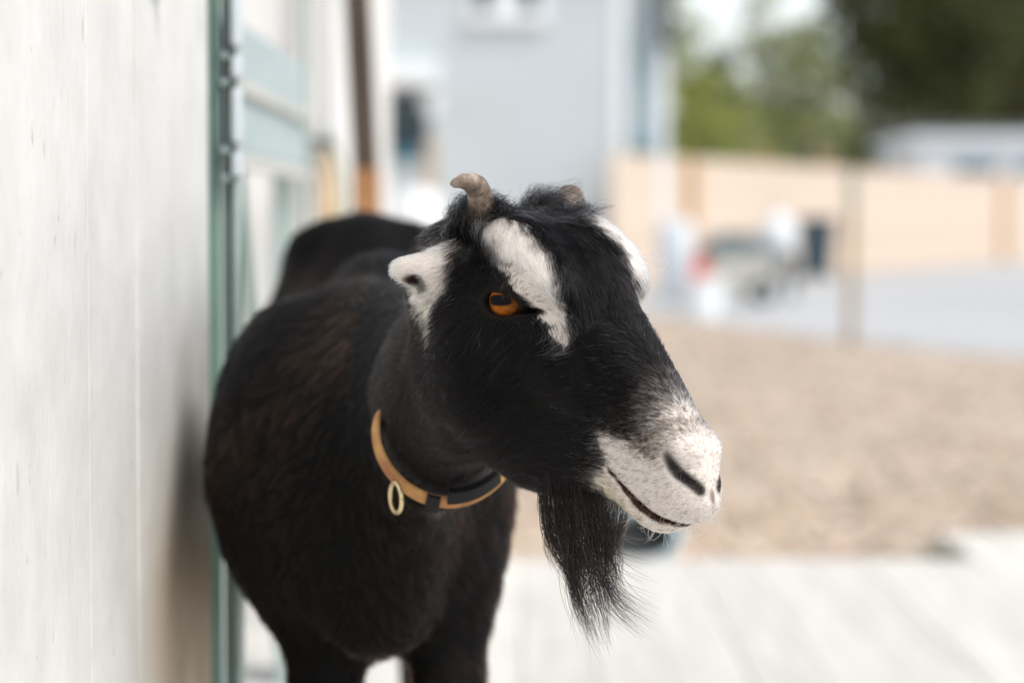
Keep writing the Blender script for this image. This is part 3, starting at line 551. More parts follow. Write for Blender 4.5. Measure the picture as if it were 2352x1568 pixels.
tree("far grey green tree showing low between the nearer trees", tb_(1700, 90), 6.5, (3.2, 2, 0.6, 6.2), 70, 34, 0.18, (0.27, 0.29, 0.17), (0.44, 0.46, 0.27), 9)
tree("far olive tree filling the gap left of the dark trees", tb_(1900, 92), 7.0, (3.0, 2, 0.6, 5.8), 70, 34, 0.18, (0.22, 0.24, 0.13), (0.38, 0.40, 0.20), 10)
# ------------------------------------------------------------------ surface nets
def surface_nets(V, org, h):
    nx, ny, nz = V.shape; S = V < 0
    cnt = np.zeros((nx - 1, ny - 1, nz - 1), np.float32); acc = np.zeros((3, nx - 1, ny - 1, nz - 1), np.float32)
    cross = []
    for ax in range(3):
        sl0 = [slice(None)] * 3; sl1 = [slice(None)] * 3; sl0[ax] = slice(0, -1); sl1[ax] = slice(1, None)
        a = V[tuple(sl0)]; b = V[tuple(sl1)]; m = S[tuple(sl0)] != S[tuple(sl1)]
        idx = np.argwhere(m); t = a[m] / (a[m] - b[m])
        pos = idx.astype(np.float32); pos[:, ax] += t
        cross.append((idx, S[tuple(sl0)][m]))
        o1, o2 = [i for i in range(3) if i != ax]
        for d1 in (0, -1):
            for d2 in (0, -1):
                c = idx.copy(); c[:, o1] += d1; c[:, o2] += d2
                ok = (c >= 0).all(1) & (c[:, 0] < nx - 1) & (c[:, 1] < ny - 1) & (c[:, 2] < nz - 1)
                ci = tuple(c[ok].T)
                np.add.at(cnt, ci, 1)
                for q in range(3): np.add.at(acc[q], ci, pos[ok, q])
    act = cnt > 0; vid = np.full(cnt.shape, -1, np.int64); vid[act] = np.arange(act.sum())
    verts = (acc[:, act] / cnt[act]).T * h + np.asarray(org)
    faces = []
    for ax in range(3):
        idx, s = cross[ax]; o1, o2 = [(1, 2), (2, 0), (0, 1)][ax]
        ok = (idx[:, o1] > 0) & (idx[:, o2] > 0) & (idx[:, o1] < V.shape[o1] - 1) & (idx[:, o2] < V.shape[o2] - 1)
        i = idx[ok]; s = s[ok]; q = []
        for d1, d2 in ((-1, -1), (0, -1), (0, 0), (-1, 0)):
            c = i.copy(); c[:, o1] += d1; c[:, o2] += d2; q.append(vid[tuple(c.T)])
        q = np.stack(q, 1); q[~s] = q[~s][:, ::-1]; faces.append(q)
    return verts, np.concatenate(faces)
def smin(a, b, k):
    hh = np.clip(0.5 + 0.5 * (b - a) / k, 0, 1); return b + (a - b) * hh - k * hh * (1 - hh)
def smax(a, b, k): return -smin(-a, -b, k)
def ell(p, c, r):
    q = [(p[i] - c[i]) / r[i] for i in range(3)]
    k0 = np.sqrt(q[0]**2 + q[1]**2 + q[2]**2); k1 = np.sqrt(sum((q[i] / r[i])**2 for i in range(3)))
    return k0 * (k0 - 1) / np.maximum(k1, 1e-6)
def cone(p, a, b, ra, rb, sc=(1, 1, 1)):
    """capsule from a to b with radius ra..rb; sc stretches space (bigger = thinner)."""
    a = np.array(a, float) * sc; b = np.array(b, float) * sc; ba = b - a
    q = [p[i] * sc[i] - a[i] for i in range(3)]
    t = np.clip((q[0] * ba[0] + q[1] * ba[1] + q[2] * ba[2]) / (ba @ ba), 0, 1)
    return np.sqrt(sum((q[i] - t * ba[i])**2 for i in range(3))) - (ra + (rb - ra) * t)
def prof(xs, ys, x, s=0.8):
    g = np.arange(xs[0] - 3, xs[-1] + 3, 0.1); y = np.interp(g, xs, ys)
    kx = np.arange(-3 * s, 3 * s + 0.01, 0.1); kk = np.exp(-0.5 * (kx / s)**2); kk /= kk.sum()
    y = np.convolve(np.pad(y, len(kk) // 2, mode='edge'), kk, mode='valid')[:len(g)]
    return np.interp(x, g, y).astype(np.float32)

# ------------------------------------------------------------------ the goat: head frame (cm; a forward, l to its left, u up)
AL, BE, RO = math.radians(42), math.radians(33), math.radians(2)
hf = np.array([math.cos(BE) * math.cos(AL), -math.cos(BE) * math.sin(AL), -math.sin(BE)])
hl0 = np.array([math.sin(AL), math.cos(AL), 0.0]); hu0 = np.cross(hf, hl0)
hl = math.cos(RO) * hl0 + math.sin(RO) * hu0; hu = np.cross(hf, hl)
HR = np.stack([hf, hl, hu], 1)                     # columns
EYE_C = np.array([0.0, 4.75, 0.0])
HO = at(1143, 694, 1.735) - HR @ np.array([0, -6.2, 0]) * 0.01
def h2w(p): return np.asarray(p) @ HR.T * 0.01 + HO
def w2h(p): return (np.asarray(p) - HO) @ HR * 100.0

PA = [-13, -11.5, -9, -6, -3, 0, 3, 6, 9, 12, 15, 16.6, 18.0, 18.9, 19.6, 20]
PT = [-4.5, -1.4, 1.4, 3.1, 4.5, 5.1, 4.3, 3.1, 2.15, 1.15, -0.05, -0.8, -1.7, -2.6, -3.8, -4.6]
PB = [-5.2, -7.5, -8.8, -10.6, -12.2, -13.4, -13.7, -13.0, -11.4, -9.2, -8.3, -8.15, -7.7, -6.9, -5.7, -4.7]
PW = [0.4, 3.2, 5.0, 5.6, 5.7, 5.5, 4.7, 3.9, 3.4, 3.1, 2.85, 2.75, 2.6, 2.1, 1.3, 0.3]
# mouth line
MA = [10, 12.4, 14.2, 17.0, 19.6, 22]; MU = [-5.2, -6.0, -6.45, -6.55, -6.2, -5.8]
EYE_ANG = math.radians(28)

def head_sdf(p):
    a, l, u = p; L = np.abs(l)
    T = prof(PA, PT, a); B = prof(PA, PB, a); Wd = prof(PA, PW, a)
    c = (T + B) / 2; H = np.maximum((T - B) / 2, 0.05); v = (u - c) / H
    tp = prof([-13, -4, 4, 10, 21], [0.05, 0.10, 0.20, 0.16, 0.06], a)
    we = np.maximum(Wd * (1 + tp * np.clip(v, -1.2, 1.2)), 0.05); e = 2.35
    f = ((L / we)**e + np.abs(v)**e)**(1 / e) - 1
    d = f * np.minimum(we, H)
    d = np.where(a > 19.9, np.maximum(d, a - 19.9), d)
    d = np.maximum(d, -13.0 - a)
    q = (a, L, u)
    d = smin(d, ell(q, (-1.6, 3.9, 3.1), (3.4, 2.0, 2.0)), 1.6)
    d = smin(d, ell(q, (0.5, 4.2, 2.75), (3.0, 1.9, 1.85)), 1.3)           # brow / orbit
    d = smin(d, ell(q, (-1.5, 4.2, -6.5), (5.0, 1.9, 4.2)), 1.6)         # jaw muscle
    d = smin(d, ell(q, (4.5, 3.4, -2.6), (4.5, 1.2, 1.6)), 1.6)          # cheek bone
    d = smin(d, ell(q, (-6.6, 3.3, 2.0), (1.7, 1.6, 1.8)), 1.4)          # horn base
    # upper lip and nostril wings
    d = smin(d, ell(q, (16.8, 1.25, -4.8), (2.45, 1.6, 1.4)), 0.8)
    d = smin(d, ell(q, (15.7, 1.15, -1.6), (1.9, 1.45, 1.0)), 0.7)
    # lower lip / chin
    d = smin(d, ell(q, (15.6, 0.5, -7.3), (2.7, 1.9, 1.05)), 0.7)
    # temple hollow and hollow before the eye
    d = smax(d, -ell(q, (-3.8, 7.2, 0.6), (2.2, 1.5, 1.8)), 1.2)
    d = smax(d, -ell(q, (3.6, 6.2, 0.5), (2.0, 1.5, 1.5)), 1.0)
    # eye lids, then the opening
    d = smin(d, ell(q, (0.1, 4.7, 0.0), (2.25, 1.95, 1.95)), 0.8)
    s_ = a * math.cos(EYE_ANG) + u * math.sin(EYE_ANG); t_ = -a * math.sin(EYE_ANG) + u * math.cos(EYE_ANG)
    t2 = t_ + 0.04 * s_
    op = (np.sqrt(((s_ - 0.05) / 1.72)**2 + ((t2 + 0.13) / 0.82)**2) - 1) * 0.9
    tear = (np.sqrt(((s_ - 1.75) / 0.75)**2 + ((t2 + 0.35) / 0.22)**2) - 1) * 0.28
    op = smin(op, tear, 0.25)
    op = np.maximum(op, 4.2 - L)
    d = smax(d, -op, 0.12)
    # mouth slit
    m = prof(MA, MU, a, 0.6)
    sl = np.maximum(np.abs(u - m + 0.08 * sm(13, 16, a)) - 0.08 - 0.04 * sm(13.5, 17, a), 12.3 - a)
    d = smax(d, -np.maximum(sl, 1.0 * sm(12, 13, a) - L * 0 - 1.0), 0.24)
    # nostril: a comma from high at the side to low at the front
    n1 = cone(q, (16.5, 2.9, -2.1), (17.5, 2.25, -2.7), 0.30, 0.32)
    n2 = cone(q, (17.5, 2.25, -2.7), (18.9, 1.2, -3.12), 0.30, 0.10)
    d = smax(d, -smin(n1, n2, 0.2), 0.25)
    d = smax(d, -cone(q, (19.6, 0, -3.2), (19.9, 0, -4.3), 0.12, 0.10), 0.15)    # philtrum
    # short rolled ear with its opening
    e1 = cone(q, (-5.4, 5.0, -0.2), (-7.0, 7.0, -2.2), 1.75, 1.15)
    e2 = cone(q, (-6.9, 6.9, -1.7), (-7.8, 7.7, -2.35), 1.05, 0.92)
    e3 = cone(q, (-6.2, 6.6, -2.6), (-6.0, 7.0, -3.6), 0.9, 0.5)
    ear = smin(smin(e1, e2, 0.5), e3, 0.5)
    ear = smax(ear, -cone(q, (-6.5, 9.2, -3.2), (-6.4, 6.2, -2.3), 0.80, 0.62, (1.30, 1, 0.80)), 0.3)
    d = smin(d, ear, 0.8)
    # neck running back
    d = smin(d, neck_sdf(p), 2.5)
    return d

# neck in the world, metres
NK = [(-0.028, 1.80, 0.895), (-0.058, 1.95, 0.850), (-0.125, 2.22, 0.805)]
NR = [0.058, 0.078, 0.125]; NS = (1.75, 1.0, 1.0)
def neck_w(p, grow=0.0):
    d = cone(p, NK[0], NK[1], NR[0] + grow, NR[1] + grow, NS)
    return smin(d, cone(p, NK[1], NK[2], NR[1] + grow, NR[2] + grow, NS), 0.03) / 1.15
def neck_sdf(p):                                                         # in head cm
    P = np.stack([p[0], p[1], p[2]], -1).reshape(-1, 3)
    w = h2w(P); d = neck_w((w[:, 0], w[:, 1], w[:, 2])) * 100
    d = np.maximum(d, (w[:, 1] - 2.02) * 100)
    return d.reshape(p[0].shape)

def body_sdf(p):
    q = p
    d = neck_w(p, 0.0015)
    d = np.maximum(d, 1.90 - p[1])
    d = smin(d, ell(q, (-0.146, 2.28, 0.757), (0.120, 0.25, 0.165)), 0.07)       # chest
    d = smin(d, ell(q, (-0.210, 2.23, 0.785), (0.062, 0.12, 0.13)), 0.05)          # right shoulder (image left)
    d = smin(d, ell(q, (-0.080, 2.25, 0.752), (0.060, 0.12, 0.13)), 0.05)         # left shoulder
    d = smin(d, ell(q, (-0.13, 2.42, 0.895), (0.05, 0.12, 0.07)), 0.05)          # withers
    d = smin(d, cone(q, (-0.150, 2.40, 0.925), (-0.232, 2.17, 0.765), 0.024, 0.040), 0.022)    # shoulder blade
    d = smin(d, cone(q, (-0.105, 2.40, 0.925), (-0.060, 2.17, 0.765), 0.024, 0.036), 0.022)
    d = smin(d, cone(q, (-0.118, 2.10, 0.80), (-0.115, 2.10, 0.66), 0.040, 0.045), 0.04)         # breast
    d = smin(d, ell(q, (-0.165, 2.72, 0.75), (0.112, 0.33, 0.185)), 0.08)        # barrel
    d = smin(d, ell(q, (-0.180, 3.00, 0.86), (0.095, 0.17, 0.145)), 0.08)        # rump
    d = smin(d, cone(q, (-0.245, 2.98, 0.95), (-0.24, 3.1, 0.80), 0.03, 0.07), 0.06)
    d = smin(d, cone(q, (-0.105, 2.98, 0.95), (-0.12, 3.1, 0.80), 0.03, 0.07), 0.06)
    for x, sx in ((-0.170, -1), (-0.056, 1)):                                     # fore legs
        d = smin(d, cone(q, (x + 0.006 * sx, 2.22, 0.74), (x, 2.17, 0.57), 0.045, 0.028), 0.05)
        d = smin(d, cone(q, (x, 2.17, 0.57), (x, 2.16, 0.36), 0.029, 0.024), 0.02)
        d = smin(d, ell(q, (x, 2.155, 0.36), (0.030, 0.032, 0.04)), 0.02)
        d = smin(d, cone(q, (x, 2.16, 0.36), (x, 2.17, 0.17), 0.022, 0.020), 0.02)
        d = smin(d, cone(q, (x, 2.165, 0.16), (x, 2.13, 0.115), 0.026, 0.032, (1, 1, 1)), 0.015)
    for x, sx in ((-0.245, -1), (-0.115, 1)):                                     # hind legs: knee forward and high, hock back
        d = smin(d, cone(q, (x, 3.05, 0.82), (x, 2.92, 0.62), 0.08, 0.055), 0.05)
        d = smin(d, cone(q, (x, 2.92, 0.62), (x, 3.12, 0.40), 0.055, 0.028), 0.03)
        d = smin(d, cone(q, (x, 3.12, 0.40), (x, 3.07, 0.17), 0.026, 0.021), 0.02)
        d = smin(d, cone(q, (x, 3.07, 0.16), (x, 3.03, 0.115), 0.026, 0.032), 0.015)
    d = smin(d, cone(q, (-0.2, 3.14, 0.93), (-0.205, 3.22, 1.0), 0.028, 0.012), 0.03)   # tail
    d = np.maximum(d, 0.1005 - p[2])
    return d
def grid(lo, hi, h):
    ax = [np.arange(lo[i], hi[i] + h, h, dtype=np.float32) for i in range(3)]
    return np.meshgrid(*ax, indexing='ij')
g = grid((-14.5, -10.5, -20), (22.5, 10.5, 9.5), 0.22)
hv, hfc = surface_nets(head_sdf(g).astype(np.float32), (-14.5, -10.5, -20), 0.22)
hw = h2w(hv)
g = grid((-0.40, 1.86, 0.085), (0.12, 3.30, 1.08), 0.009)
bv, bfc = surface_nets(body_sdf(g).astype(np.float32), (-0.40, 1.86, 0.085), 0.009)
del g
gv = np.concatenate([hw, bv]); gf = np.concatenate([hfc, bfc + len(hw)]); NHV = len(hw)
def vnormals(v, f):
    n = np.cross(v[f[:, 2]] - v[f[:, 0]], v[f[:, 3]] - v[f[:, 1]]); vn = np.zeros_like(v)
    for i in range(4): np.add.at(vn, f[:, i], n)
    return vn / np.maximum(np.linalg.norm(vn, axis=1, keepdims=True), 1e-9)
gn = vnormals(gv, gf)

N_HEAD, N_BODY, RAD_K = 270000, 60000, 1.0
# ------------------------------------------------------------------ coat pattern (head: a along the nose, phi round from the midline)
BROW = np.array([(-8.6, 35), (-7.4, 31), (-5, 28), (-2, 27.5), (0, 29), (1.3, 30), (2.4, 31), (3.3, 34), (4.0, 37), (4.6, 39), (5.4, 43), (6.4, 47),
        (5.2, 54), (3.9, 52), (3.2, 50), (2.4, 51), (1.5, 53), (1.0, 52), (0, 51), (-.7, 49), (-2.4, 47), (-3.2, 45), (-5.3, 41), (-7, 38)])
EARW = np.array([(-9.5, 47), (-6.9, 50), (-5.6, 56), (-4.9, 64), (-4.3, 75), (-4.2, 84), (-4.8, 92), (-4.8, 100), (-3.4, 108), (-3.6, 114), (-5.1, 112),
        (-7.1, 118), (-9, 124), (-12, 124), (-12, 60)])
MUZ = np.array([(15.0, 0), (14.6, 26), (14.0, 39), (13.9, 58), (13.2, 66), (12.7, 74), (12.1, 80), (11.3, 87), (10.6, 97), (11.3, 111), (12.2, 121),
       (12, 131), (11.6, 145), (11.5, 160), (12.5, 170), (14, 180), (22, 180), (22, 0)])
def in_poly(x, y, P):
    r = np.zeros(len(x), bool); n = len(P)
    for i in range(n):
        x0, y0 = P[i]; x1, y1 = P[(i + 1) % n]
        if y0 == y1: continue
        c = ((y0 > y) != (y1 > y)) & (x < (x1 - x0) * (y - y0) / (y1 - y0) + x0); r ^= c
    return r
def phi_of(a, l, u): return np.degrees(np.arctan2(np.abs(l), u - (-3.2 - 0.05 * a)))
def wob(p, s, seed):
    """cheap smooth noise in -1..1 from sines."""
    r = np.random.default_rng(seed); v = np.zeros(len(p))
    for i in range(5):
        k = r.normal(size=3) * s * (1 + 0.5 * i); v += np.sin(p @ k + r.uniform(0, 6.3)) / (1 + 0.4 * i)
    return v / 2.6
BLACK = np.array([0.0018, 0.0018, 0.0022]); BROWN = np.array([0.014, 0.006, 0.003]); WHITE = np.array([0.90, 0.89, 0.865]); CREAM = np.array([0.78, 0.62, 0.36])
def head_white(h, jit):
    """probability of white hair at head points (cm)."""
    r = np.random.default_rng(3); a, l, u = (h + r.normal(size=h.shape) * jit).T
    ph = phi_of(a, l, u); w = np.zeros(len(h))
    wb = 2.2 * wob(h, 1.6, 41); w[in_poly(a + 0.12 * wb, ph + np.where(l > 0, 9.0, 0.0) + wb, BROW)] = 1
    w[in_poly(a, ph, EARW) & ((np.abs(l) > 4.6) | (a > -7))] = 1
    w[(np.abs(l) > 7.2) & (a < -5)] = 1
    mz = in_poly(a, ph, MUZ); w[mz] = 1
    griz = sm(9.0, 15.6, a - 1.2 * (ph / 60)**2) ** 1.5 * (ph < 80)
    griz = np.maximum(griz, 0.55 * sm(11.5, 9.0, np.abs(ph - 95) / 4 + (12.2 - a) * 3.0) * 0)
    w = np.where(mz | (w > 0), w, griz)
    w = np.where(mz & (a < 17.2) & (ph < 75), np.minimum(w, 0.45 + 0.55 * sm(13.8, 17.2, a)), w)
    w = np.where(mz, np.minimum(w, 0.95), w)
    spk = sm(9.0, 13.5, a) * 0.10 * (ph > 55) * (ph < 150); w = np.where((w < 0.1), spk, w)
    return np.clip(w, 0, 1)
def skin_special(h):
    """bare dark skin: lips line, nostril, eye rims, ear opening (0..1)."""
    a, l, u = h.T; L = np.abs(l)
    m = np.interp(a, MA, MU)
    lip = sm(0.28 + 0.12 * sm(13, 17, a), 0.18 + 0.12 * sm(13, 17, a), np.abs(u - m + 0.15 * sm(13, 16, a))) * sm(12.0, 12.6, a)
    def seg(p0, p1):
        p0 = np.array(p0); p1 = np.array(p1); q = np.stack([a, L, u], 1) - p0; d = p1 - p0
        t = np.clip(q @ d / (d @ d), 0, 1)[:, None]; return np.linalg.norm(q - t * d, axis=1)
    dn = np.minimum(seg((16.35, 2.95, -2.05), (17.5, 2.25, -2.7)), seg((17.5, 2.25, -2.7), (19.1, 1.05, -3.15)))
    nos = sm(0.66, 0.28, dn)
    pad = sm(0.75, 0.35, np.sqrt(((a - 19.6) / 1.2)**2 + (l / 0.5)**2 + ((u + 3.5) / 0.9)**2))
    s_ = a * math.cos(EYE_ANG) + u * math.sin(EYE_ANG); t_ = -a * math.sin(EYE_ANG) + u * math.cos(EYE_ANG) + 0.04 * (a * math.cos(EYE_ANG) + u * math.sin(EYE_ANG))
    eye = sm(1.34, 1.08, np.sqrt(((s_ - 0.25) / 1.85)**2 + (t_ / 1.05)**2)) * (L > 4)
    tear = sm(1.6, 1.0, np.sqrt(((s_ - 1.9) / 0.95)**2 + ((t_ + 0.35) / 0.30)**2)) * (L > 4)
    hole = sm(1.05, 0.55, seg((-6.5, 9.2, -3.2), (-6.4, 6.4, -2.3)))
    return lip, nos, pad, np.maximum(eye, tear), hole

# ------------------------------------------------------------------ goat: root, body skin
goat = empty("goat", (-0.13, 2.45, 0.10))
tag(goat, "black goat with white face stripes, white muzzle, short ears and black beard", "goat")
hH = w2h(gv[:NHV]); pw = head_white(hH, 0.05); lip, nos, pad, eyr, hole = skin_special(hH)
cols = np.tile(np.array([0.004, 0.004, 0.004]), (len(gv), 1))
wc = np.array([0.64, 0.58, 0.53]); cols[:NHV] = cols[:NHV] * (1 - pw[:, None]) + wc * pw[:, None]
for mk, c in ((lip, (0.045, 0.022, 0.016)), (nos, (0.022, 0.018, 0.017)), (pad, (0.22, 0.17, 0.15)), (eyr, (0.010, 0.008, 0.007)), (hole, (0.02, 0.012, 0.008))):
    cols[:NHV] = cols[:NHV] * (1 - mk[:, None]) + np.array(c) * mk[:, None]
me = np_mesh("body", gv, gf, True); set_col(me, "skin", cols)
body = link("body", me, attr_mat("goat_skin", "skin", 0.6, 0.05), goat)

# ------------------------------------------------------------------ eyes
def make_eye(side):
    n_t, n_p = 96, 60; R = 1.60
    gaze = np.array([0.10, side * 0.96, 0.18]); gaze /= np.linalg.norm(gaze)
    upw = np.array([0.0, 0, 1]) @ HR; up = upw - gaze * (upw @ gaze); up /= np.linalg.norm(up); sd = np.cross(up, gaze)
    th = np.linspace(0, math.pi, n_p); ps = np.linspace(0, 2 * math.pi, n_t, endpoint=False)
    T_, P_ = np.meshgrid(th, ps, indexing='ij'); T_ = T_.ravel(); P_ = P_.ravel()
    cx, cy, cz = np.cos(T_), np.sin(T_) * np.cos(P_), np.sin(T_) * np.sin(P_)
    rr = R * (1 + 0.05 * sm(0.62, 0.9, cx))
    v = (cx[:, None] * gaze + cy[:, None] * sd + cz[:, None] * up) * rr[:, None] + np.array([0, side * EYE_C[1], 0.0])
    f = []
    i, j = np.meshgrid(np.arange(n_p - 1), np.arange(n_t), indexing='ij'); i = i.ravel(); j = j.ravel(); j2 = (j + 1) % n_t
    f = np.stack([i * n_t + j, (i + 1) * n_t + j, (i + 1) * n_t + j2, i * n_t + j2], 1)
    rad = np.degrees(T_); fib = 0.5 + 0.5 * np.sin(P_ * 37 + 3 * np.sin(P_ * 11)) * np.sin(P_ * 23 + rad * 0.15)
    iris = np.array([0.29, 0.085, 0.009])[None] * (0.55 + 0.6 * fib[:, None]) * (1.1 - 0.45 * sm(22, 42, rad))[:, None]
    iris = iris * (1 - 0.75 * sm(46, 53, rad)[:, None])
    pup = np.maximum(np.abs(cy) / 0.50, np.abs(cz) / 0.185); pup = (np.abs(cy / 0.60)**3 + np.abs(cz / 0.25)**3)**(1 / 3)
    k = sm(0.80, 1.15, pup)[:, None]; c = iris * k + np.array([0.004, 0.004, 0.005]) * (1 - k)
    k = sm(52, 58, rad)[:, None]; c = c * (1 - k) + np.array([0.02, 0.012, 0.008]) * k
    me = np_mesh("eye", h2w(v), f, True); set_col(me, "eye", c)
    o = link("eye", me, EYE_MAT, goat); return o
EYE_MAT = attr_mat("eye_amber", "eye", 0.5, 0.0, 0.14)
for sd_ in (-1, 1): make_eye(sd_)

HORN_MAT, nt, b = new_mat("horn")
tc = nd(nt, "ShaderNodeTexCoord"); nz = nd(nt, "ShaderNodeTexNoise"); nz.inputs["Scale"].default_value = 55; nz.inputs["Detail"].default_value = 8
wv = nd(nt, "ShaderNodeTexNoise"); wv.inputs["Scale"].default_value = 160; wv.inputs["Detail"].default_value = 4
nt.links.new(tc.outputs["Object"], nz.inputs["Vector"]); nt.links.new(tc.outputs["Object"], wv.inputs["Vector"])
cr = nd(nt, "ShaderNodeValToRGB"); nt.links.new(nz.outputs[0], cr.inputs[0]); E = cr.color_ramp.elements
E[0].position = 0.30; E[0].color = (0.05, 0.042, 0.036, 1); E[1].position = 0.70; E[1].color = (0.52, 0.48, 0.43, 1)
x = E.new(0.45); x.color = (0.14, 0.095, 0.068, 1); x = E.new(0.58); x.color = (0.29, 0.23, 0.185, 1)
nt.links.new(cr.outputs[0], b.inputs["Base Color"]); b.inputs["Roughness"].default_value = 0.42
bp = nd(nt, "ShaderNodeBump"); bp.inputs["Strength"].default_value = 0.8; bp.inputs["Distance"].default_value = 0.003
nt.links.new(wv.outputs[0], bp.inputs["Height"]); nt.links.new(bp.outputs[0], b.inputs["Normal"])
for s_ in (-1, 1):
    if s_ < 0: cp = [(-6.5, -3.4, 1.6), (-6.6, -4.0, 3.6), (-6.8, -5.0, 5.2), (-7.1, -6.2, 5.7), (-7.6, -7.2, 5.2)]; rd_ = [1.45, 1.08, 0.86, 0.60, 0.34, 0.10]
    else: cp = [(-6.5, 3.8, 1.6), (-6.8, 5.2, 3.1), (-7.2, 6.4, 3.6), (-7.9, 7.3, 3.4), (-8.4, 7.6, 2.7)]; rd_ = [1.6, 1.3, 1.15, 1.0, 0.75, 0.3]
    pth = spline(cp, 22); rad = np.interp(np.linspace(0, 1, 22), [0, 0.3, 0.55, 0.8, 0.95, 1.0], rd_)
    rad = rad * (1 + 0.05 * np.sin(np.linspace(0, 48, 22)) + 0.03 * np.sin(np.linspace(1, 12, 22))); v, f = sweep(pth, rad, 24, 0.86, 0.022, 4)
    link("horn", mesh_any("horn", h2w(v), f), HORN_MAT, goat)

# ------------------------------------------------------------------ hair
def add_hair(name, pts, rad, col, mat, parent):
    """pts (n,k,3), rad (n,k), col (n,3)."""
    n, k, _ = pts.shape; hc = bpy.data.hair_curves.new(name); hc.add_curves([k] * n)
    hc.attributes["position"].data.foreach_set("vector", np.ascontiguousarray(pts, np.float32).ravel())
    ra = hc.attributes.get("radius") or hc.attributes.new("radius", 'FLOAT', 'POINT')
    ra.data.foreach_set("value", np.ascontiguousarray(rad, np.float32).ravel())
    c4 = np.ones((n, 4), np.float32); c4[:, :3] = col
    ca = hc.attributes.new("hcol", 'FLOAT_COLOR', 'CURVE'); ca.data.foreach_set("color", c4.ravel())
    o = link(name, hc, mat, parent); o["kind"] = "stuff"; return o
def sample_faces(v, f, vn, n, r, dens=None):
    A = 0.5 * np.linalg.norm(np.cross(v[f[:, 2]] - v[f[:, 0]], v[f[:, 3]] - v[f[:, 1]]), axis=1)
    if dens is not None: A = A * dens
    c = np.cumsum(A); i = np.searchsorted(c, r.uniform(0, c[-1], n)); i = np.clip(i, 0, len(f) - 1)
    s, t = r.uniform(0, 1, (2, n, 1)); q = f[i]
    P = (v[q[:, 0]] * (1 - s) + v[q[:, 1]] * s) * (1 - t) + (v[q[:, 3]] * (1 - s) + v[q[:, 2]] * s) * t
    N = (vn[q[:, 0]] * (1 - s) + vn[q[:, 1]] * s) * (1 - t) + (vn[q[:, 3]] * (1 - s) + vn[q[:, 2]] * s) * t
    return P, N / np.maximum(np.linalg.norm(N, axis=1, keepdims=True), 1e-9)
def clump_ids(P, nc, r):
    from mathutils.kdtree import KDTree
    ci = r.choice(len(P), nc, replace=False); kd = KDTree(nc)
    for i, c in enumerate(ci): kd.insert(P[c], i)
    kd.balance(); return ci, np.array([kd.find(p)[1] for p in P])
def grow(P, N, D, Ln, lift, r, k=6, clump=0.35, nclump=None, kink=0.06, droop=0.0, dj=0.10):
    n = len(P); D = nrm(D - N * np.sum(D * N, 1, keepdims=True)); D = nrm(D + r.normal(size=D.shape) * dj)
    t = np.linspace(0, 1, k)[None, :, None]; Ln = Ln[:, None, None]; lf = lift[:, None, None]
    pts = P[:, None] + Ln * (D[:, None] * (t - 0.08 * t * t) + N[:, None] * lf * (t * (1.6 - t) / 0.6 * 0.5))
    kn = r.normal(size=(n, 1, 3)); kn2 = r.normal(size=(n, 1, 3))
    pts = pts + Ln * kink * (kn * t**2 + kn2 * np.sin(t * 5) * t)
    if droop: pts[..., 2] -= (Ln * droop * t**2)[..., 0]
    if nclump:
        ci, cid = clump_ids(P, nclump, r); tip = pts[ci][cid]
        pts = pts + (tip - pts) * clump * t**1.5
    return pts
HAIR = hair_mat("coat_hair"); BODYH = hair_mat("body_coat_hair", 0.25, 0.35, 1.28)
r = np.random.default_rng(21)
# head coat
hface = gf[:len(hfc)]
fc = gv[hface].mean(1); fh = w2h(fc); dens = np.where(fc[:, 1] > 2.0, 0, 1.0)
lipf, nosf, padf, eyf, holef = skin_special(fh); nosf = sm(0.0, 0.25, nosf)
dens = dens * (1 - np.clip(lipf * 1.2, 0, 1)) * (1 - np.clip(nosf, 0, 1) * 0.97) * (1 - np.clip(padf * 1.3, 0, 1)) * (1 - np.clip(eyf * 1.15, 0, 1)) * (1 - np.clip(1.3 * holef, 0, 1))
dens *= np.where(fh[:, 0] > 12, 1.7, 1.0)
P, N = sample_faces(gv, hface, gn, N_HEAD, r, dens)
h = w2h(P); Nh = N @ HR; a, l, u = h.T; sg = np.sign(l); ph = phi_of(a, l, u)
wm = sm(5.0, 9.0, a); wf = sm(62, 40, ph) * sm(7.5, 4.5, a); we = sm(6.0, 7.2, np.abs(l)) * sm(-4.5, -5.5, a); wn = sm(-7, -9, a) * (1 - we)
D = np.zeros_like(h)
D += np.stack([-0.45 + 0 * a, 0.1 * sg, -0.95 + 0 * a], 1) * (1 - wf)[:, None] * (1 - wm)[:, None]
D += np.stack([0.95 + 0 * a, 0.10 * l, -0.35 + 0 * a], 1) * (wf * (1 - wm))[:, None]
D += np.stack([-0.75 + 0 * a, 0.75 * sg * sm(0, 1.2, np.abs(l)), -0.60 * sm(15, 60, ph)], 1) * wm[:, None]
er = np.sqrt((a - 0.2)**2 + u**2); wy = sm(4.6, 1.5, er) * (np.abs(l) > 4)
D = D * (1 - wy)[:, None] + np.stack([(a - 0.2) / np.maximum(er, .1), 0 * a, u / np.maximum(er, .1)], 1) * wy[:, None]
D = D * (1 - we)[:, None] + np.stack([-0.55 + 0 * a, 0.75 * sg, -0.6 + 0 * a], 1) * we[:, None]
D = D * (1 - wn)[:, None] + np.stack([-0.8 + 0 * a, 0.2 * sg, -0.4 + 0 * a], 1) * wn[:, None]
D += 0.22 * np.stack([wob(h, 0.5, 1), wob(h, 0.5, 2), wob(h, 0.5, 3)], 1)
Ln = 1.20 + 0.15 * wob(h, 0.6, 5)
Ln = Ln * (1 - 0.55 * sm(9, 14, a)) * (1 - 0.35 * sm(17, 19, a)) * (1 - 0.68 * wy)
